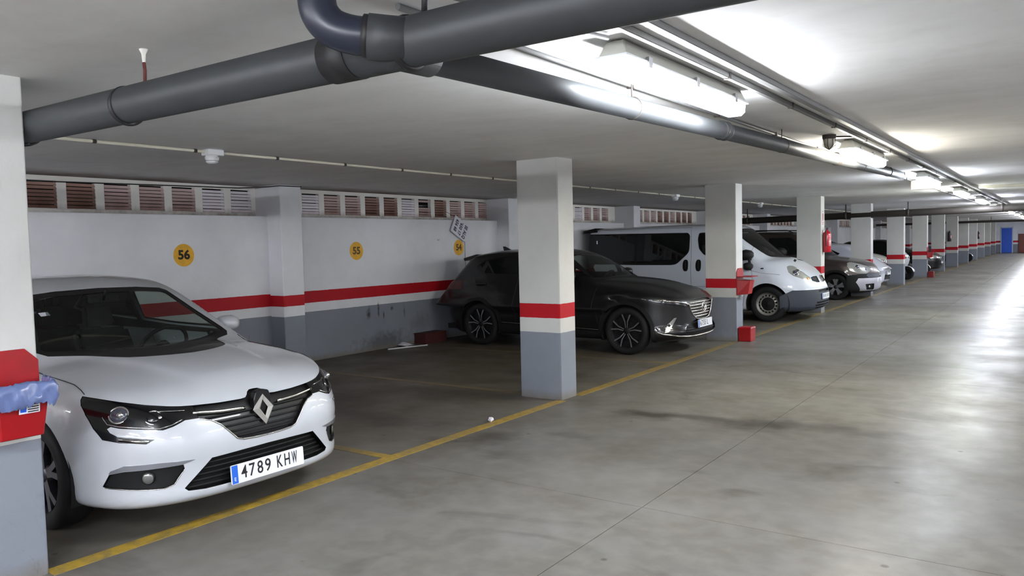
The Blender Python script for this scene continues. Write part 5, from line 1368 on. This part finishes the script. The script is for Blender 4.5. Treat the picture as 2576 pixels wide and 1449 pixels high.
# ------------------------------------------------------------------ dark crossover
def sym(half): return half+[(-a, c) for a, c in half[::-1] if abs(a) > 1e-6]
def build_cross():
    root = empty('crossover', CROSS_POS, 'dark charcoal crossover with big black and silver wheels, behind the nearest pillar', 'car', None, CROSS_ROT)
    car = Car(root, crossover_shape(), P_DARK, 0.042)
    WR = 0.335; FX, RX = -0.845, -3.415
    ws = sym([(0.0, 1.435), (0.30, 1.428), (0.49, 1.405), (0.54, 1.375), (0.62, 1.20), (0.685, 1.075), (0.67, 1.052), (0.35, 1.045), (0, 1.047)])
    framed_glass(car, ws, 'x', 1, G_WS, 'windscreen', lambda q: -2.3 < q.x < -0.8 and q.z > 1.0, 0.028, nmin=0.05)
    framed_glass(car, rounded([(-0.48, 1.36), (-0.58, 1.12), (0.58, 1.12), (0.48, 1.36)], 0.04), 'x', -1, G_PRIV, 'rear_window', lambda q: q.x < -3.4 and q.z > 1.0, 0.02)
    for s in (-1, 1):
        f0 = [(-1.47, 1.085), (-1.66, 1.20), (-1.74, 1.235), (-1.72, 1.09)]
        f1 = [(-1.78, 1.09), (-1.80, 1.265), (-2.10, 1.365), (-2.55, 1.405), (-2.62, 1.405), (-2.66, 1.10)]
        f2 = [(-2.73, 1.105), (-2.69, 1.405), (-3.1, 1.395), (-3.45, 1.34), (-3.60, 1.24), (-3.42, 1.13)]
        for p_, g in ((f0, G_SIDE), (f1, G_SIDE), (f2, G_PRIV)): framed_glass(car, rounded(p_, 0.02, 3), 'y', s, g, 'side_window', lambda q: q.z > 1.03 and q.x < -1.3, 0.012)
    hl = [(.425, .702), (.52, .737), (.60, .757), (.70, .772), (.795, .787), (.852, .788), (.835, .735), (.785, .705), (.70, .690), (.625, .684), (.52, .667), (.44, .664)]
    for s in (-1, 1):
        h = car.take(car.select(hl if s > 0 else mirror(hl), 'x', 1, lambda q: q.x > -1.0, nmin=0.02), 'headlight', M_LAMPD, push=0.004)
        car.bar('light_strip', [(s*.835, .775), (s*.78, .768)], M_SATIN, 0.007, off=0.0, parent=h)
        car.bar('light_strip', [(s*.745, .757), (s*.60, .740), (s*.50, .718), (s*.43, .692)], M_CHROME, 0.014, off=0.0, parent=h)
        lamp(car, s*.772, .742, .030, M_LAMPL, M_CHROME, 0.018, 'lens', parent=h)
        lamp(car, s*.50, .684, .018, M_LAMPL, M_CHROME, 0.010, 'lens', parent=h)
    gr = sym([(0.0, .752), (.20, .752), (.312, .742), (.425, .703), (.385, .616), (.323, .545), (.228, .492), (.12, .477), (0, .474)])
    car.take(car.select(gr, 'x', 1, lambda q: q.x > -0.6), 'grille', M_TRIM, push=0.028, vec=(-1, 0, 0))
    def gw(z):
        t = [(.474, .15), (.492, .22), (.545, .31), (.616, .375), (.703, .41), (.742, .30)]
        for i in range(len(t)-1):
            if t[i][0] <= z <= t[i+1][0]:
                k = (z-t[i][0])/(t[i+1][0]-t[i][0]); w_ = t[i][1]+(t[i+1][1]-t[i][1])*k; return (-w_, w_)
        return (-.12, .12)
    slats_front(car, gw, (.512, .552, .592, .632, .672, .710), 0.010, M_SATIN, 0.0075)
    edge = [(.440, .712), (.425, .700), (.385, .613), (.322, .541), (.226, .487), (.12, .471), (0, .467)]
    car.bar('grille_surround', edge+[(-a, c) for a, c in edge[:-1]][::-1], M_SATIN, 0.010, off=0.0)
    # round winged emblem
    c = Vector((-0.040, 0, .640)); b = MB(); n = 30
    b.tube([c+Vector((0.010, 0.078*math.cos(t), 0.062*math.sin(t))) for t in [2*math.pi*k/n for k in range(n)]], 0.006, 8, closed=True)
    wing = [(-.068, .030), (-.045, .012), (-.018, -.012), (0, -.030), (.018, -.012), (.045, .012), (.068, .030)]
    b.tube([c+Vector((0.012, y, z)) for y, z in wing], [0.003, 0.008, 0.010, 0.006, 0.010, 0.008, 0.003], 8); b.obj('badge', M_CHROME, root)
    lo = sym([(0, .462), (.226, .478), (.30, .462), (.499, .394), (.577, .314), (.50, .288), (0, .280)])
    lo = lo[::-1] if False else lo
    car.take(car.select(lo, 'x', 1, lambda q: q.x > -0.6), 'lower_grille', M_TRIMM, push=0.035, vec=(-1, 0, 0), skirt_mat=M_TRIM)
    slats_front(car, lambda z: (-.50, .50), (.315, .345, .375), 0.03, M_TRIMM, 0.005, 'lower_grille_bar')
    number_plate(root, (-0.020, 0.0, .412), (0, 1, 0), (-0.06, 0, 1), (1, 0, 0.06), '6755 L', M_PLATE, M_PBLUE, M_PINK, sx=0.80)
    for s in (-1, 1):
        fg = [(.636, .527), (.668, .522), (.720, .455), (.770, .360), (.782, .322), (.752, .332), (.700, .400), (.662, .470)]
        o = car.take(car.select(fg if s > 0 else mirror(fg), 'x', 1, lambda q: q.x > -0.8, nmin=0.02), 'fog_lamp_bezel', M_SATIN, push=-0.003)
        lamp(car, s*.722, .425, .022, M_LAMPD, M_CHROME, 0.010, 'fog_lamp', off=0.002, parent=o)
    car.bar('lip_strip', [(-.84, .345), (-.79, .305), (-.65, .272), (-.50, .257), (-.25, .250), (0, .248), (.25, .250), (.50, .257), (.65, .272), (.79, .305), (.84, .345)], M_SATIN, 0.009, off=0.0, flat=(1, 1.3))
    # dark sill cladding and arches
    for s in (-1, 1):
        cl = [(-1.20, .20), (-1.20, .31), (-3.05, .36), (-3.05, .20)]
        car.take(car.select(cl, 'y', s, lambda q: abs(q.y) > 0.5), 'sill_cladding', M_TRIMM, push=-0.004)
        P = car.path([(-1.22, .335), (-3.0, .385)], 'y', s, 0.004); b = MB(); b.tube(P, 0.006, 6); b.obj('sill_strip', M_SATIN, root)
    wheel_arches(car, (FX, RX), WR, 0.375, 0.215, 1.53, ('spokes', 5, 0.006, 0.011, 0.006, 0.21, M_ALLOY, M_TRIMM), 0.245, M_TRIMM, 0.055)
    seams(car, [([(-1.30, 1.03), (-1.34, .70), (-1.28, .40)], 'y', s) for s in (-1, 1)] + [([(-2.70, 1.09), (-2.72, .40)], 'y', s) for s in (-1, 1)] + [([(-3.60, 1.1), (-3.45, .85), (-3.30, .74)], 'y', s) for s in (-1, 1)] +
          [([(-.30, s*.66), (-.75, s*.70), (-1.25, s*.69)], 'z', 1) for s in (-1, 1)])
    for s in (-1, 1):
        door_handle(car, -2.45, 0.95, s, P_DARK); door_handle(car, -3.40, 0.97, s, P_DARK); wing_mirror(root, -1.70, s*.835, 1.10, s, P_DARK, M_TRIM, 0.9)
        tl = [(s*.52, .86), (s*.52, .96), (s*.80, 1.02), (s*.86, .98), (s*.84, .88)]; tl = tl if s > 0 else tl[::-1]
        car.take(car.select(tl, 'x', -1, lambda q: q.x < -3.8, nmin=0.02), 'tail_light', M_REDL, push=-0.004)
        tl2 = [(-4.20, .90), (-4.20, 1.0), (-3.86, 1.02), (-3.98, .90)]
        car.take(car.select(tl2, 'y', s, lambda q: q.x < -3.7, nmin=0.05), 'tail_light', M_REDL, push=-0.004)
    b = MB(); b.prism([(-3.52, 1.485), (-3.40, 1.49), (-3.36, 1.492), (-3.50, 1.555), (-3.54, 1.555)], -0.014, 0.014, 'y'); b.obj('roof_fin', P_DARK, root, 0.004)
    b = MB(); b.hexa([(-3.97, -.52, 1.33), (-3.70, -.54, 1.40), (-3.70, .54, 1.40), (-3.97, .52, 1.33)], [(-3.99, -.52, 1.375), (-3.72, -.52, 1.438), (-3.72, .52, 1.438), (-3.99, .52, 1.375)]); b.obj('roof_spoiler', P_DARK, root, 0.008)
    interior(root, -1.40, 1.02, 0.64, -2.35, 0.46, 0.35, -3.05)
    car.finish('body', M_LINING, 0.03, 1.02)
    return root
build_cross()

# ------------------------------------------------------------------ white van
def build_van():
    root = empty('van', VAN_POS, 'white passenger van with dark side windows and grey bumper, behind the second pillar', 'van', None, VAN_ROT)
    car = Car(root, van_shape(), P_VAN, 0.052)
    WR = 0.338; FX, RX = -0.833, -3.931
    ws = sym([(0, 1.80), (.45, 1.792), (.60, 1.772), (.66, 1.73), (.685, 1.66), (.680, 1.55), (.645, 1.43), (.606, 1.334), (.56, 1.263), (.50, 1.228), (.30, 1.212), (0, 1.207)])
    framed_glass(car, ws, 'x', 1, G_WS, 'windscreen', lambda q: -2.0 < q.x < -0.3 and q.z > 1.15, 0.030, nmin=0.05)
    for s in (-1, 1):
        bw = rounded([(-4.86, 1.12), (-4.86, 1.765), (-2.422, 1.739), (-2.378, 1.686), (-2.385, 1.347), (-2.653, 1.106), (-2.764, 1.091), (-3.6, 1.095)], [.05, .05, .05, .04, .08, .06, .06, 0], 3)
        framed_glass(car, bw, 'y', s, G_PRIV, 'side_window', lambda q: q.z > 0.95, 0.018)
        P = car.path([(-3.57, 1.10), (-3.575, 1.75)], 'y', s, 0.001); b = MB(); b.tube(P, 0.006, 6); b.obj('window_bar', M_TRIMM, root)
        fw_ = rounded([(-2.19, 1.73), (-2.215, 1.60), (-2.185, 1.41), (-2.08, 1.29), (-1.75, 1.205), (-1.40, 1.165), (-1.20, 1.18), (-1.22, 1.26), (-1.40, 1.45), (-1.62, 1.66), (-1.76, 1.745)], 0.04, 3)
        framed_glass(car, fw_, 'y', s, G_SIDE, 'door_window', lambda q: q.z > 1.0 and q.x < -1.0, 0.015)
        for cx in (-2.456, -2.186):
            n = 20; ov = [(cx+0.058*math.copysign(abs(math.cos(t))**0.7, math.cos(t)), 1.082+0.118*math.copysign(abs(math.sin(t))**0.8, math.sin(t))) for t in [2*math.pi*k/n for k in range(n)]]
            o = car.take(car.select(ov, 'y', s, lambda q: q.z > 0.8), 'handle_recess', M_TRIMM, push=0.010)
            b = MB(); yy = car.shape.at(cx, 1.08, 'y', s)[1]; b.tube([(cx, yy-s*0.005, 1.0), (cx, yy+s*0.016, 1.03), (cx, yy+s*0.016, 1.14), (cx, yy-s*0.005, 1.17)], 0.014, 8); b.obj('door_handle', M_TRIMM, o)
        mk = [(-.95, 1.006), (-.89, 1.008), (-.89, 1.030), (-.94, 1.028)]
        car.take(car.select(mk, 'y', s, lambda q: q.z > 0.9), 'side_marker', M_TRIMM, push=-0.006)
    hl = rounded([(.759, 1.005), (.715, 1.045), (.64, 1.066), (.56, 1.050), (.545, .985), (.515, .885), (.455, .832), (.500, .768), (.648, .803), (.766, .869), (.795, .936)], .02, 2)
    for s in (-1, 1):
        h = car.take(car.select(hl if s > 0 else mirror(hl), 'x', 1, lambda q: q.x > -1.0, nmin=0.02), 'headlight', M_LAMPC, push=0.003)
        lamp(car, s*.70, .93, .055, M_LAMPL, M_CHROME, 0.03, 'lens', parent=h, off=-0.004); lamp(car, s*.62, .965, .038, M_LAMPL, M_SATIN, 0.02, 'lens', parent=h, off=-0.003)
        lamp(car, s*.535, .812, .030, M_AMBER, None, 0.012, 'indicator', parent=h, off=-0.002)
        gp = rounded([(.10, .842), (.30, .845), (.440, .828), (.452, .765), (.30, .730), (.13, .726)], .015, 2)
        o = car.take(car.select(gp if s > 0 else mirror(gp), 'x', 1, lambda q: q.x > -0.6), 'grille', M_TRIMM, push=0.03, vec=(-1, 0, 0))
        for z in (.752, .778, .804, .828): 
            P = [Vector(car.shape.at(s*y, z, 'x'))+Vector((-0.012, 0, 0)) for y in (.13, .24, .34, .43)]; b = MB(); b.tube(P, .005, 6); b.obj('grille_bar', M_BUMPG, o)
        vp = [(-.555, .06), (-.515, .30), (-.475, .30), (-.515, .06)]; vp = vp if s < 0 else [(a, -c) for a, c in vp][::-1]
        car.take(car.select(vp, 'z', 1, lambda q: q.z > 0.9), 'hood_vent', M_TRIMM, push=0.008)
    diamond_badge(root, (-0.075, 0, .790), (0, 1, 0), (-0.45, 0, 0.89), (0.89, 0, 0.45), 0.085, 0.064, 0.02, M_CHROME)
    # slots and grey bumper: cut the openings first, then lift the lower shell
    def slot(poly, nm, push=0.03): return car.take(car.select(poly, 'x', 1, lambda q: q.x > -0.5, nmin=0.05), nm, M_TRIMM, push=push, vec=(-1, 0, 0))
    slot(rounded(sym([(0, .592), (.36, .588), (.375, .548), (0, .546)]), 0.008, 2), 'upper_slot')
    for z, w_ in ((.350, .46), (.300, .50), (.250, .46)): slot(rounded(sym([(0, z+.018), (w_, z+.018), (w_-.03, z-.014), (0, z-.014)]), 0.006, 2), 'lower_slot')
    bm = car.bm
    geo = [f for f in bm.faces if f.calc_center_median().x > -0.62 and f.calc_center_median().z < 0.75]
    bmesh.ops.bisect_plane(bm, geom=geo+list({e for f in geo for e in f.edges})+list({v for f in geo for v in f.verts}), dist=1e-5, plane_co=(0, 0, .602), plane_no=(0, 0, 1))
    geo = [f for f in bm.faces if f.calc_center_median().x > -0.70 and f.calc_center_median().z < 0.75]
    bmesh.ops.bisect_plane(bm, geom=geo+list({e for f in geo for e in f.edges})+list({v for f in geo for v in f.verts}), dist=1e-5, plane_co=(-.38, 0, .602), plane_no=(-0.52, 0, 1.0))
    def inb(q): return q.x > -0.62 and q.z < .602 and (q.z-.602)-0.52*(q.x+.38) < 0
    car.take([f for f in bm.faces if inb(f.calc_center_median())], 'bumper', M_BUMPG, push=-0.008)
    pl = number_plate(root, (0.010, 0.0, .462), (0, 1, 0), (-0.03, 0, 1), (1, 0, 0.03), ' ', M_PLATE, M_PBLUE, M_PINK)
    for i in range(7):
        y = -.19+i*.058+(0.03 if i > 3 else 0); b = MB(); b.box(.0185, .0192, y, y+.010, .435, .495); b.box(.0185, .0192, y+.022, y+.031, .435, .495); b.box(.0185, .0192, y+.010, y+.022, .46, .468); b.obj('worn_characters', mat('faded_plate_ink', hexc(120, 122, 126), 0.6), pl)
    wheel_arches(car, (FX, RX), WR, 0.40, 0.215, 1.63, ('steel', M_STEELW, M_TRIMM), 0.222)
    seams(car, [([(-2.355, 1.84), (-2.345, 1.20), (-2.335, .68), (-2.34, .30)], 'y', s) for s in (-1, 1)] + [([(-2.355, 1.84), (-3.4, 1.85), (-4.6, 1.85)], 'y', -1)] +
          [([(-1.17, 1.43), (-1.13, 1.1), (-1.10, .80), (-1.12, .66), (-1.26, .50), (-1.30, .28)], 'y', s) for s in (-1, 1)] + [([(-1.32, .655), (-2.335, .665), (-3.4, .67)], 'y', s) for s in (-1, 1)] +
          [([(-.60, .90), (-.95, .935), (-1.13, .98)], 'y', s) for s in (-1, 1)])
    for s in (-1, 1):
        wing_mirror(root, -1.16, s*.96, 1.285, s, M_TRIMM, M_TRIMM, 1.35)
        wing_mirror(root, -1.15, s*.96, 1.065, s, M_TRIMM, M_TRIMM, 1.0)
        b = MB(); b.tube([(-1.15, s*.93, 1.03), (-1.13, s*1.02, 1.12), (-1.15, s*1.02, 1.24), (-1.17, s*.93, 1.34)], 0.022, 8); b.obj('mirror_arm', M_TRIMM, root)
        car.take(car.select([(s*.84, .85), (s*.84, 1.35), (s*.93, 1.35), (s*.95, .85)] if s > 0 else [(-.95, .85), (-.93, 1.35), (-.84, 1.35), (-.84, .85)], 'x', -1, lambda q: q.x < -4.4, nmin=0.02), 'tail_light', M_REDL, push=0.003)
    framed_glass(car, rounded([(-.72, 1.12), (-.72, 1.70), (.72, 1.70), (.72, 1.12)], .05), 'x', -1, G_PRIV, 'rear_window', lambda q: q.x < -4.4 and q.z > 0.9, 0.02)
    b = MB(); b.hexa([(-4.86, -.86, 1.79), (-4.50, -.90, 1.80), (-4.50, .90, 1.80), (-4.86, .86, 1.79)], [(-4.88, -.80, 1.84), (-4.55, -.84, 1.895), (-4.55, .84, 1.895), (-4.88, .80, 1.84)]); b.obj('rear_spoiler', M_TRIMM, root, 0.01)
    b = MB(); b.box(-4.50, -4.47, -.905, -.90, 1.55, 1.62); b.obj('window_sticker', M_SIGNW, root)
    interior(root, -1.10, 1.14, 0.78, -1.95, 0.70, 0.42, -2.9)
    car.finish('body', M_LINING, 0.04, 1.13)
    return root
build_van()

# ------------------------------------------------------------------ brown people carrier
def build_mpv():
    root = empty('people_carrier', MPV_POS, 'dark brown tall car with silver bumper insert, beyond the van and the red extinguisher', 'car')
    car = Car(root, mpv_shape(), P_BROWN, 0.06)
    WR = 0.325
    ws = sym([(0, 1.64), (.45, 1.63), (.60, 1.60), (.66, 1.45), (.72, 1.22), (.70, 1.13), (.35, 1.11), (0, 1.11)])
    framed_glass(car, ws, 'x', 1, G_WS, 'windscreen', lambda q: -2.0 < q.x < -0.7 and q.z > 1.06, 0.03, nmin=0.05)
    for s in (-1, 1):
        for p_ in ([(-1.45, 1.15), (-1.85, 1.50), (-2.0, 1.60), (-2.55, 1.60), (-2.58, 1.13)], [(-2.66, 1.13), (-2.63, 1.60), (-3.40, 1.60), (-3.42, 1.14)], [(-3.50, 1.14), (-3.48, 1.59), (-4.15, 1.56), (-4.25, 1.18)]):
            framed_glass(car, rounded(p_, 0.03, 2), 'y', s, G_PRIV, 'side_window', lambda q: q.z > 1.0, 0.015)
        hl = [(.40, .80), (.52, .85), (.64, .90), (.74, .955), (.82, .93), (.862, .85), (.855, .74), (.79, .665), (.66, .655), (.55, .70), (.45, .745)]
        h = car.take(car.select(rounded(hl if s > 0 else mirror(hl), .015, 2), 'x', 1, lambda q: q.x > -1.0, nmin=0.02), 'headlight', M_LAMPC, push=0.003)
        lamp(car, s*.74, .84, .05, M_LAMPL, M_CHROME, 0.03, 'lens', parent=h); lamp(car, s*.60, .77, .04, M_LAMPL, M_CHROME, 0.02, 'lens', parent=h)
        for k in range(2):
            op = rounded([(.42, .25), (.44, .41), (.70, .40), (.66, .26)], .02, 2)
        o = car.take(car.select(op if s > 0 else mirror(op), 'x', 1, lambda q: q.x > -0.8, nmin=0.02), 'fog_recess', M_TRIMM, push=0.03, vec=(-1, 0, 0))
        lamp(car, s*.58, .33, .030, M_LAMPC, M_TRIM, 0.012, 'fog_lamp', off=-0.02, parent=o)
        b = MB(); b.tube([(-1.95, s*.66, 1.72), (-2.1, s*.67, 1.785), (-3.0, s*.67, 1.80), (-3.9, s*.66, 1.785), (-4.05, s*.65, 1.72)], 0.014, 8); b.obj('roof_rail', M_TRIMM, root)
        wing_mirror(root, -1.45, s*.88, 1.16, s, P_BROWN, M_TRIMM, 1.1)
    gp = sym([(0, .66), (.60, .66), (.66, .62), (.62, .565), (0, .555)])
    car.take(car.select(gp, 'x', 1, lambda q: q.x > -0.8), 'grille', M_BUMPG, push=0.02, vec=(-1, 0, 0))
    si = [f for f in car.select(sym([(0, .545), (.80, .545), (.83, .45), (.76, .235), (0, .235)]), 'x', 1, lambda q: q.x > -0.8, nmin=0.02)]
    car.take(si, 'bumper_insert', mat('silver_trim', hexc(176, 176, 182), 0.35, 0.5), push=-0.008)
    for s in (-1, 1):
        bl = [(-.60, .18), (-.60, .62), (-.20, .66), (0, .62), (0, .18)]
        car.take(car.select(bl, 'y', s, lambda q: q.x > -0.7, nmin=0.02), 'bumper_corner', M_TRIMM, push=-0.005)
    b = MB(); b.box(-.01, .004, -.26, .26, .43, .54); b.obj('number_plate', M_PLATE, root, 0.003)
    wheel_arches(car, (-.87, -3.55), WR, 0.375, 0.20, 1.55, ('spokes', 5, 0.02, 0.03, 0.006, 0.16, M_ALLOY, M_ALLOYD), 0.21, M_TRIMM, 0.06)
    interior(root, -1.30, 1.06, 0.66, -2.15, 0.62, 0.38)
    car.finish('body', M_LINING, 0.04, 1.08)
build_mpv()

# ------------------------------------------------------------------ cars further down
def far_car(name, shape, pos, paint, lb, wsz, belt, hlz, front_low=P_WHITE, rx=-3.55, style=None, group=None, coarse=0.075):
    root = empty(name, pos, lb, 'car', group)
    car = Car(root, shape, paint, coarse); (zt, zb_, wt, wb) = wsz
    framed_glass(car, sym([(0, zt), (wt*.9, zt-.01), (wt, zt-.05), (wb, zb_+.03), (wb-.03, zb_), (0, zb_-.015)]), 'x', 1, G_WS, 'windscreen', lambda q: q.x < -0.6 and q.x > -2.4 and q.z > zb_-.08, 0.03, nmin=0.05)
    for s in (-1, 1):
        for p_ in ([(-1.60, belt), (-2.0, zt-.11), (-2.2, zt-.03), (-2.62, zt-.02), (-2.66, belt)], [(-2.72, belt), (-2.69, zt-.02), (-3.2, zt-.05), (-3.55, belt+.12), (-3.45, belt+.03)]):
            framed_glass(car, p_, 'y', s, G_PRIV, 'side_window', lambda q: q.z > belt-.06, 0.015)
        hl = [(.48, hlz), (.60, hlz+.03), (.75, hlz+.07), (.83, hlz+.06), (.85, hlz-.02), (.78, hlz-.09), (.60, hlz-.10), (.50, hlz-.06)]
        h = car.take(car.select(hl if s > 0 else mirror(hl), 'x', 1, lambda q: q.x > -1.0, nmin=0.02), 'headlight', M_LAMPC, push=0.003)
        lamp(car, s*.72, hlz-.015, .045, M_CHROME, None, 0.025, 'lens', parent=h, off=-0.004); lamp(car, s*.60, hlz-.03, .035, M_CHROME, None, 0.02, 'lens', parent=h, off=-0.004)
        wing_mirror(root, -1.62, s*.84, belt+.01, s, paint, M_TRIMM, 0.95)
    car.take(car.select(sym([(0, hlz-.01), (.40, hlz-.01), (.36, hlz-.12), (.25, hlz-.16), (0, hlz-.17)]), 'x', 1, lambda q: q.x > -.6), 'grille', M_TRIMM, push=0.02, vec=(-1, 0, 0))
    car.bar('grille_strip', [(-.38, hlz-.06), (0, hlz-.065), (.38, hlz-.06)], M_CHROME, 0.008, off=-0.004)
    o = car.take(car.select(sym([(0, .42), (.45, .41), (.56, .30), (.45, .27), (0, .265)]), 'x', 1, lambda q: q.x > -.6), 'lower_grille', M_TRIMM, push=0.03, vec=(-1, 0, 0))
    b = MB(); b.box(-.02, -.005, -.26, .26, .40, .51); b.obj('number_plate', M_PLATE, root, 0.003)
    wheel_arches(car, (-.93, rx), .32, 0.365, 0.20, 1.54, ('spokes', 5, 0.02, 0.03, 0.006, 0.16, M_ALLOY, M_ALLOYD), 0.21)
    car.finish('body', M_LINING, 0.05, belt)
    return root
ec = far_car('estate_car', hatch_shape(), (-8.655, 24.0, 0), P_VAN, 'white car with dark side windows half hidden by the fourth pillar', (1.335, .945, .50, .66), 1.0, .70)
ec.rotation_euler = (0, 0, math.pi)
far_car('small_car', hatch_shape(), (-4.32, 26.20, 0), P_SILVER, 'silver blue car nose between the fourth and fifth pillars', (1.335, .945, .50, .66), 1.0, .74)
far_car('white_crossover', crossover_shape(), (-4.75, 29.35, 0), mat('cream_white_paint', hexc(206, 206, 196), 0.4, coat=1), 'white taller car seen between fourth and fifth pillars, behind the silver blue nose', (1.435, 1.055, .50, .67), 1.10, .76, rx=-3.42)
far_car('dark_car', hatch_shape(), (-4.05, 36.75, 0), P_DARK, 'dark car with chrome lamps past the sixth pillar, behind the cream scooter', (1.335, .945, .50, .66), 1.0, .72)
# ------------------------------------------------------------------ scooters
def scooter(pos, rz, paint, lb, wide=1.0):
    r = empty('scooter', pos, lb, 'scooter', 'scooters parked nose out', rz)
    for x, rr in ((-0.25, 0.24), (-1.50, 0.24)):
        b = MB(); b.lathe([(0.15, -0.05), (0.20, -0.06), (0.235, -0.035), (rr, 0), (0.235, 0.035), (0.20, 0.06), (0.15, 0.05)], 'y', (x, 0, rr), 28); t = b.obj('tyre', M_TYRE, r)
        b = MB(); b.lathe([(0.152, -0.03), (0.14, -0.02), (0.03, -0.04), (0.03, 0.04), (0.14, 0.02), (0.152, 0.03)], 'y', (x, 0, rr), 24); b.obj('rim', M_ALLOYD, t)
    b = MB()                                        # front mudguard
    n = 10; vs = []
    for k in range(n+1):
        a = 0.2+k/n*2.3
        for y in (-.07, 0, .07): vs.append((-0.25+(0.262 if y == 0 else 0.25)*math.cos(a), y, 0.24+(0.262 if y == 0 else 0.25)*math.sin(a)))
    b.add(vs, [(3*k+j, 3*k+j+1, 3*k+j+4, 3*k+j+3) for k in range(n) for j in range(2)], True); b.obj('mudguard', paint, r, recalc=False)
    b = MB()
    for s in (-1, 1): b.tube([(-0.25, s*.085, .24), (-0.42, s*.085, .66)], 0.022, 8)
    b.obj('fork', M_STEEL, r)
    # front shield: lofted sections
    secs = [(-.30, .42, .12, .10), (-.26, .56, .20, .16), (-.24, .70, .25, .20), (-.27, .84, .25, .20), (-.36, .95, .19, .15), (-.47, 1.03, .12, .09)]
    vs = []; n = 12
    for x, z, w_, d in secs:
        for k in range(n):
            t = 2*math.pi*k/n; vs.append((x-d*.5+d*.55*math.cos(t), w_*wide*math.sin(t), z+0.02*math.cos(t)))
    b = MB(); b.add(vs, [(i*n+k, i*n+(k+1) % n, (i+1)*n+(k+1) % n, (i+1)*n+k) for i in range(len(secs)-1) for k in range(n)], True); b.add(vs[-n:], [tuple(range(n))]); b.add(vs[:n], [tuple(range(n))]); b.obj('front_fairing', paint, r)
    for s in (-1, 1):
        b = MB(); b.lathe([(0.001, .02), (.035, .012), (.045, 0), (.04, -.02)], 'x', (-.235, s*.12, .80), 14); b.obj('headlamp', M_LAMPC, r)
        b = MB(); b.tube([(-.50, s*.10, 1.04), (-.52, s*.30, 1.07)], 0.014, 8); b.tube([(-.52, s*.22, 1.06), (-.50, s*.24, 1.2)], 0.006, 6); b.obj('handlebar', M_BLK, r)
        b = MB(); b.lathe([(0.001, .015), (.05, .008), (.055, -.008), (0.001, -.012)], 'x', (-.50, s*.25, 1.24), 14); b.obj('mirror', M_BLK, r)
    b = MB(); b.prism([(-.30, .98), (-.36, 1.02), (-.56, 1.28), (-.545, 1.28), (-.34, 1.0)], -.13, .13, 'y'); b.obj('windshield', glass('smoked_screen', (.3, .3, .32, 1), .05, .4), r)
    b = MB(); b.hexa([(-1.15, -.16, .26), (-.45, -.16, .26), (-.45, .16, .26), (-1.15, .16, .26)], [(-1.15, -.18, .36), (-.45, -.15, .34), (-.45, .15, .34), (-1.15, .18, .36)]); b.obj('footboard', paint, r, .02, 2)
    b = MB(); b.hexa([(-1.75, -.13, .52), (-1.0, -.16, .34), (-1.0, .16, .34), (-1.75, .13, .52)], [(-1.85, -.12, .74), (-.98, -.15, .72), (-.98, .15, .72), (-1.85, .12, .74)]); b.obj('tail_body', paint, r, .04, 2)
    b = MB(); b.hexa([(-1.72, -.13, .74), (-.98, -.14, .72), (-.98, .14, .72), (-1.72, .13, .74)], [(-1.70, -.10, .84), (-1.0, -.10, .80), (-1.0, .10, .80), (-1.70, .10, .84)]); b.obj('seat', M_SEAT, r, .03, 2)
    b = MB(); b.tube([(-1.2, .12, .2), (-1.05, .2, 0.012)], .012, 6); b.tube([(-1.2, -.12, .2), (-1.05, -.2, 0.012)], .012, 6); b.obj('stand', M_DARKM, r)
    return r
scooter((-4.30, 31.0, 0), -0.25, P_WHITE, 'white scooter between the fifth and sixth pillars', 1.5)
scooter((-4.15, 34.0, 0), 0.0, mat('cream_paint', hexc(214, 204, 168), 0.35, coat=0.8), 'cream fronted scooter just past the sixth pillar', 1.4)
scooter((-4.15, 51.5, 0), 0.0, mat('pale_blue_paint', hexc(170, 190, 214), 0.35, coat=0.8), 'pale blue scooter near the far end of the aisle', 1.2)
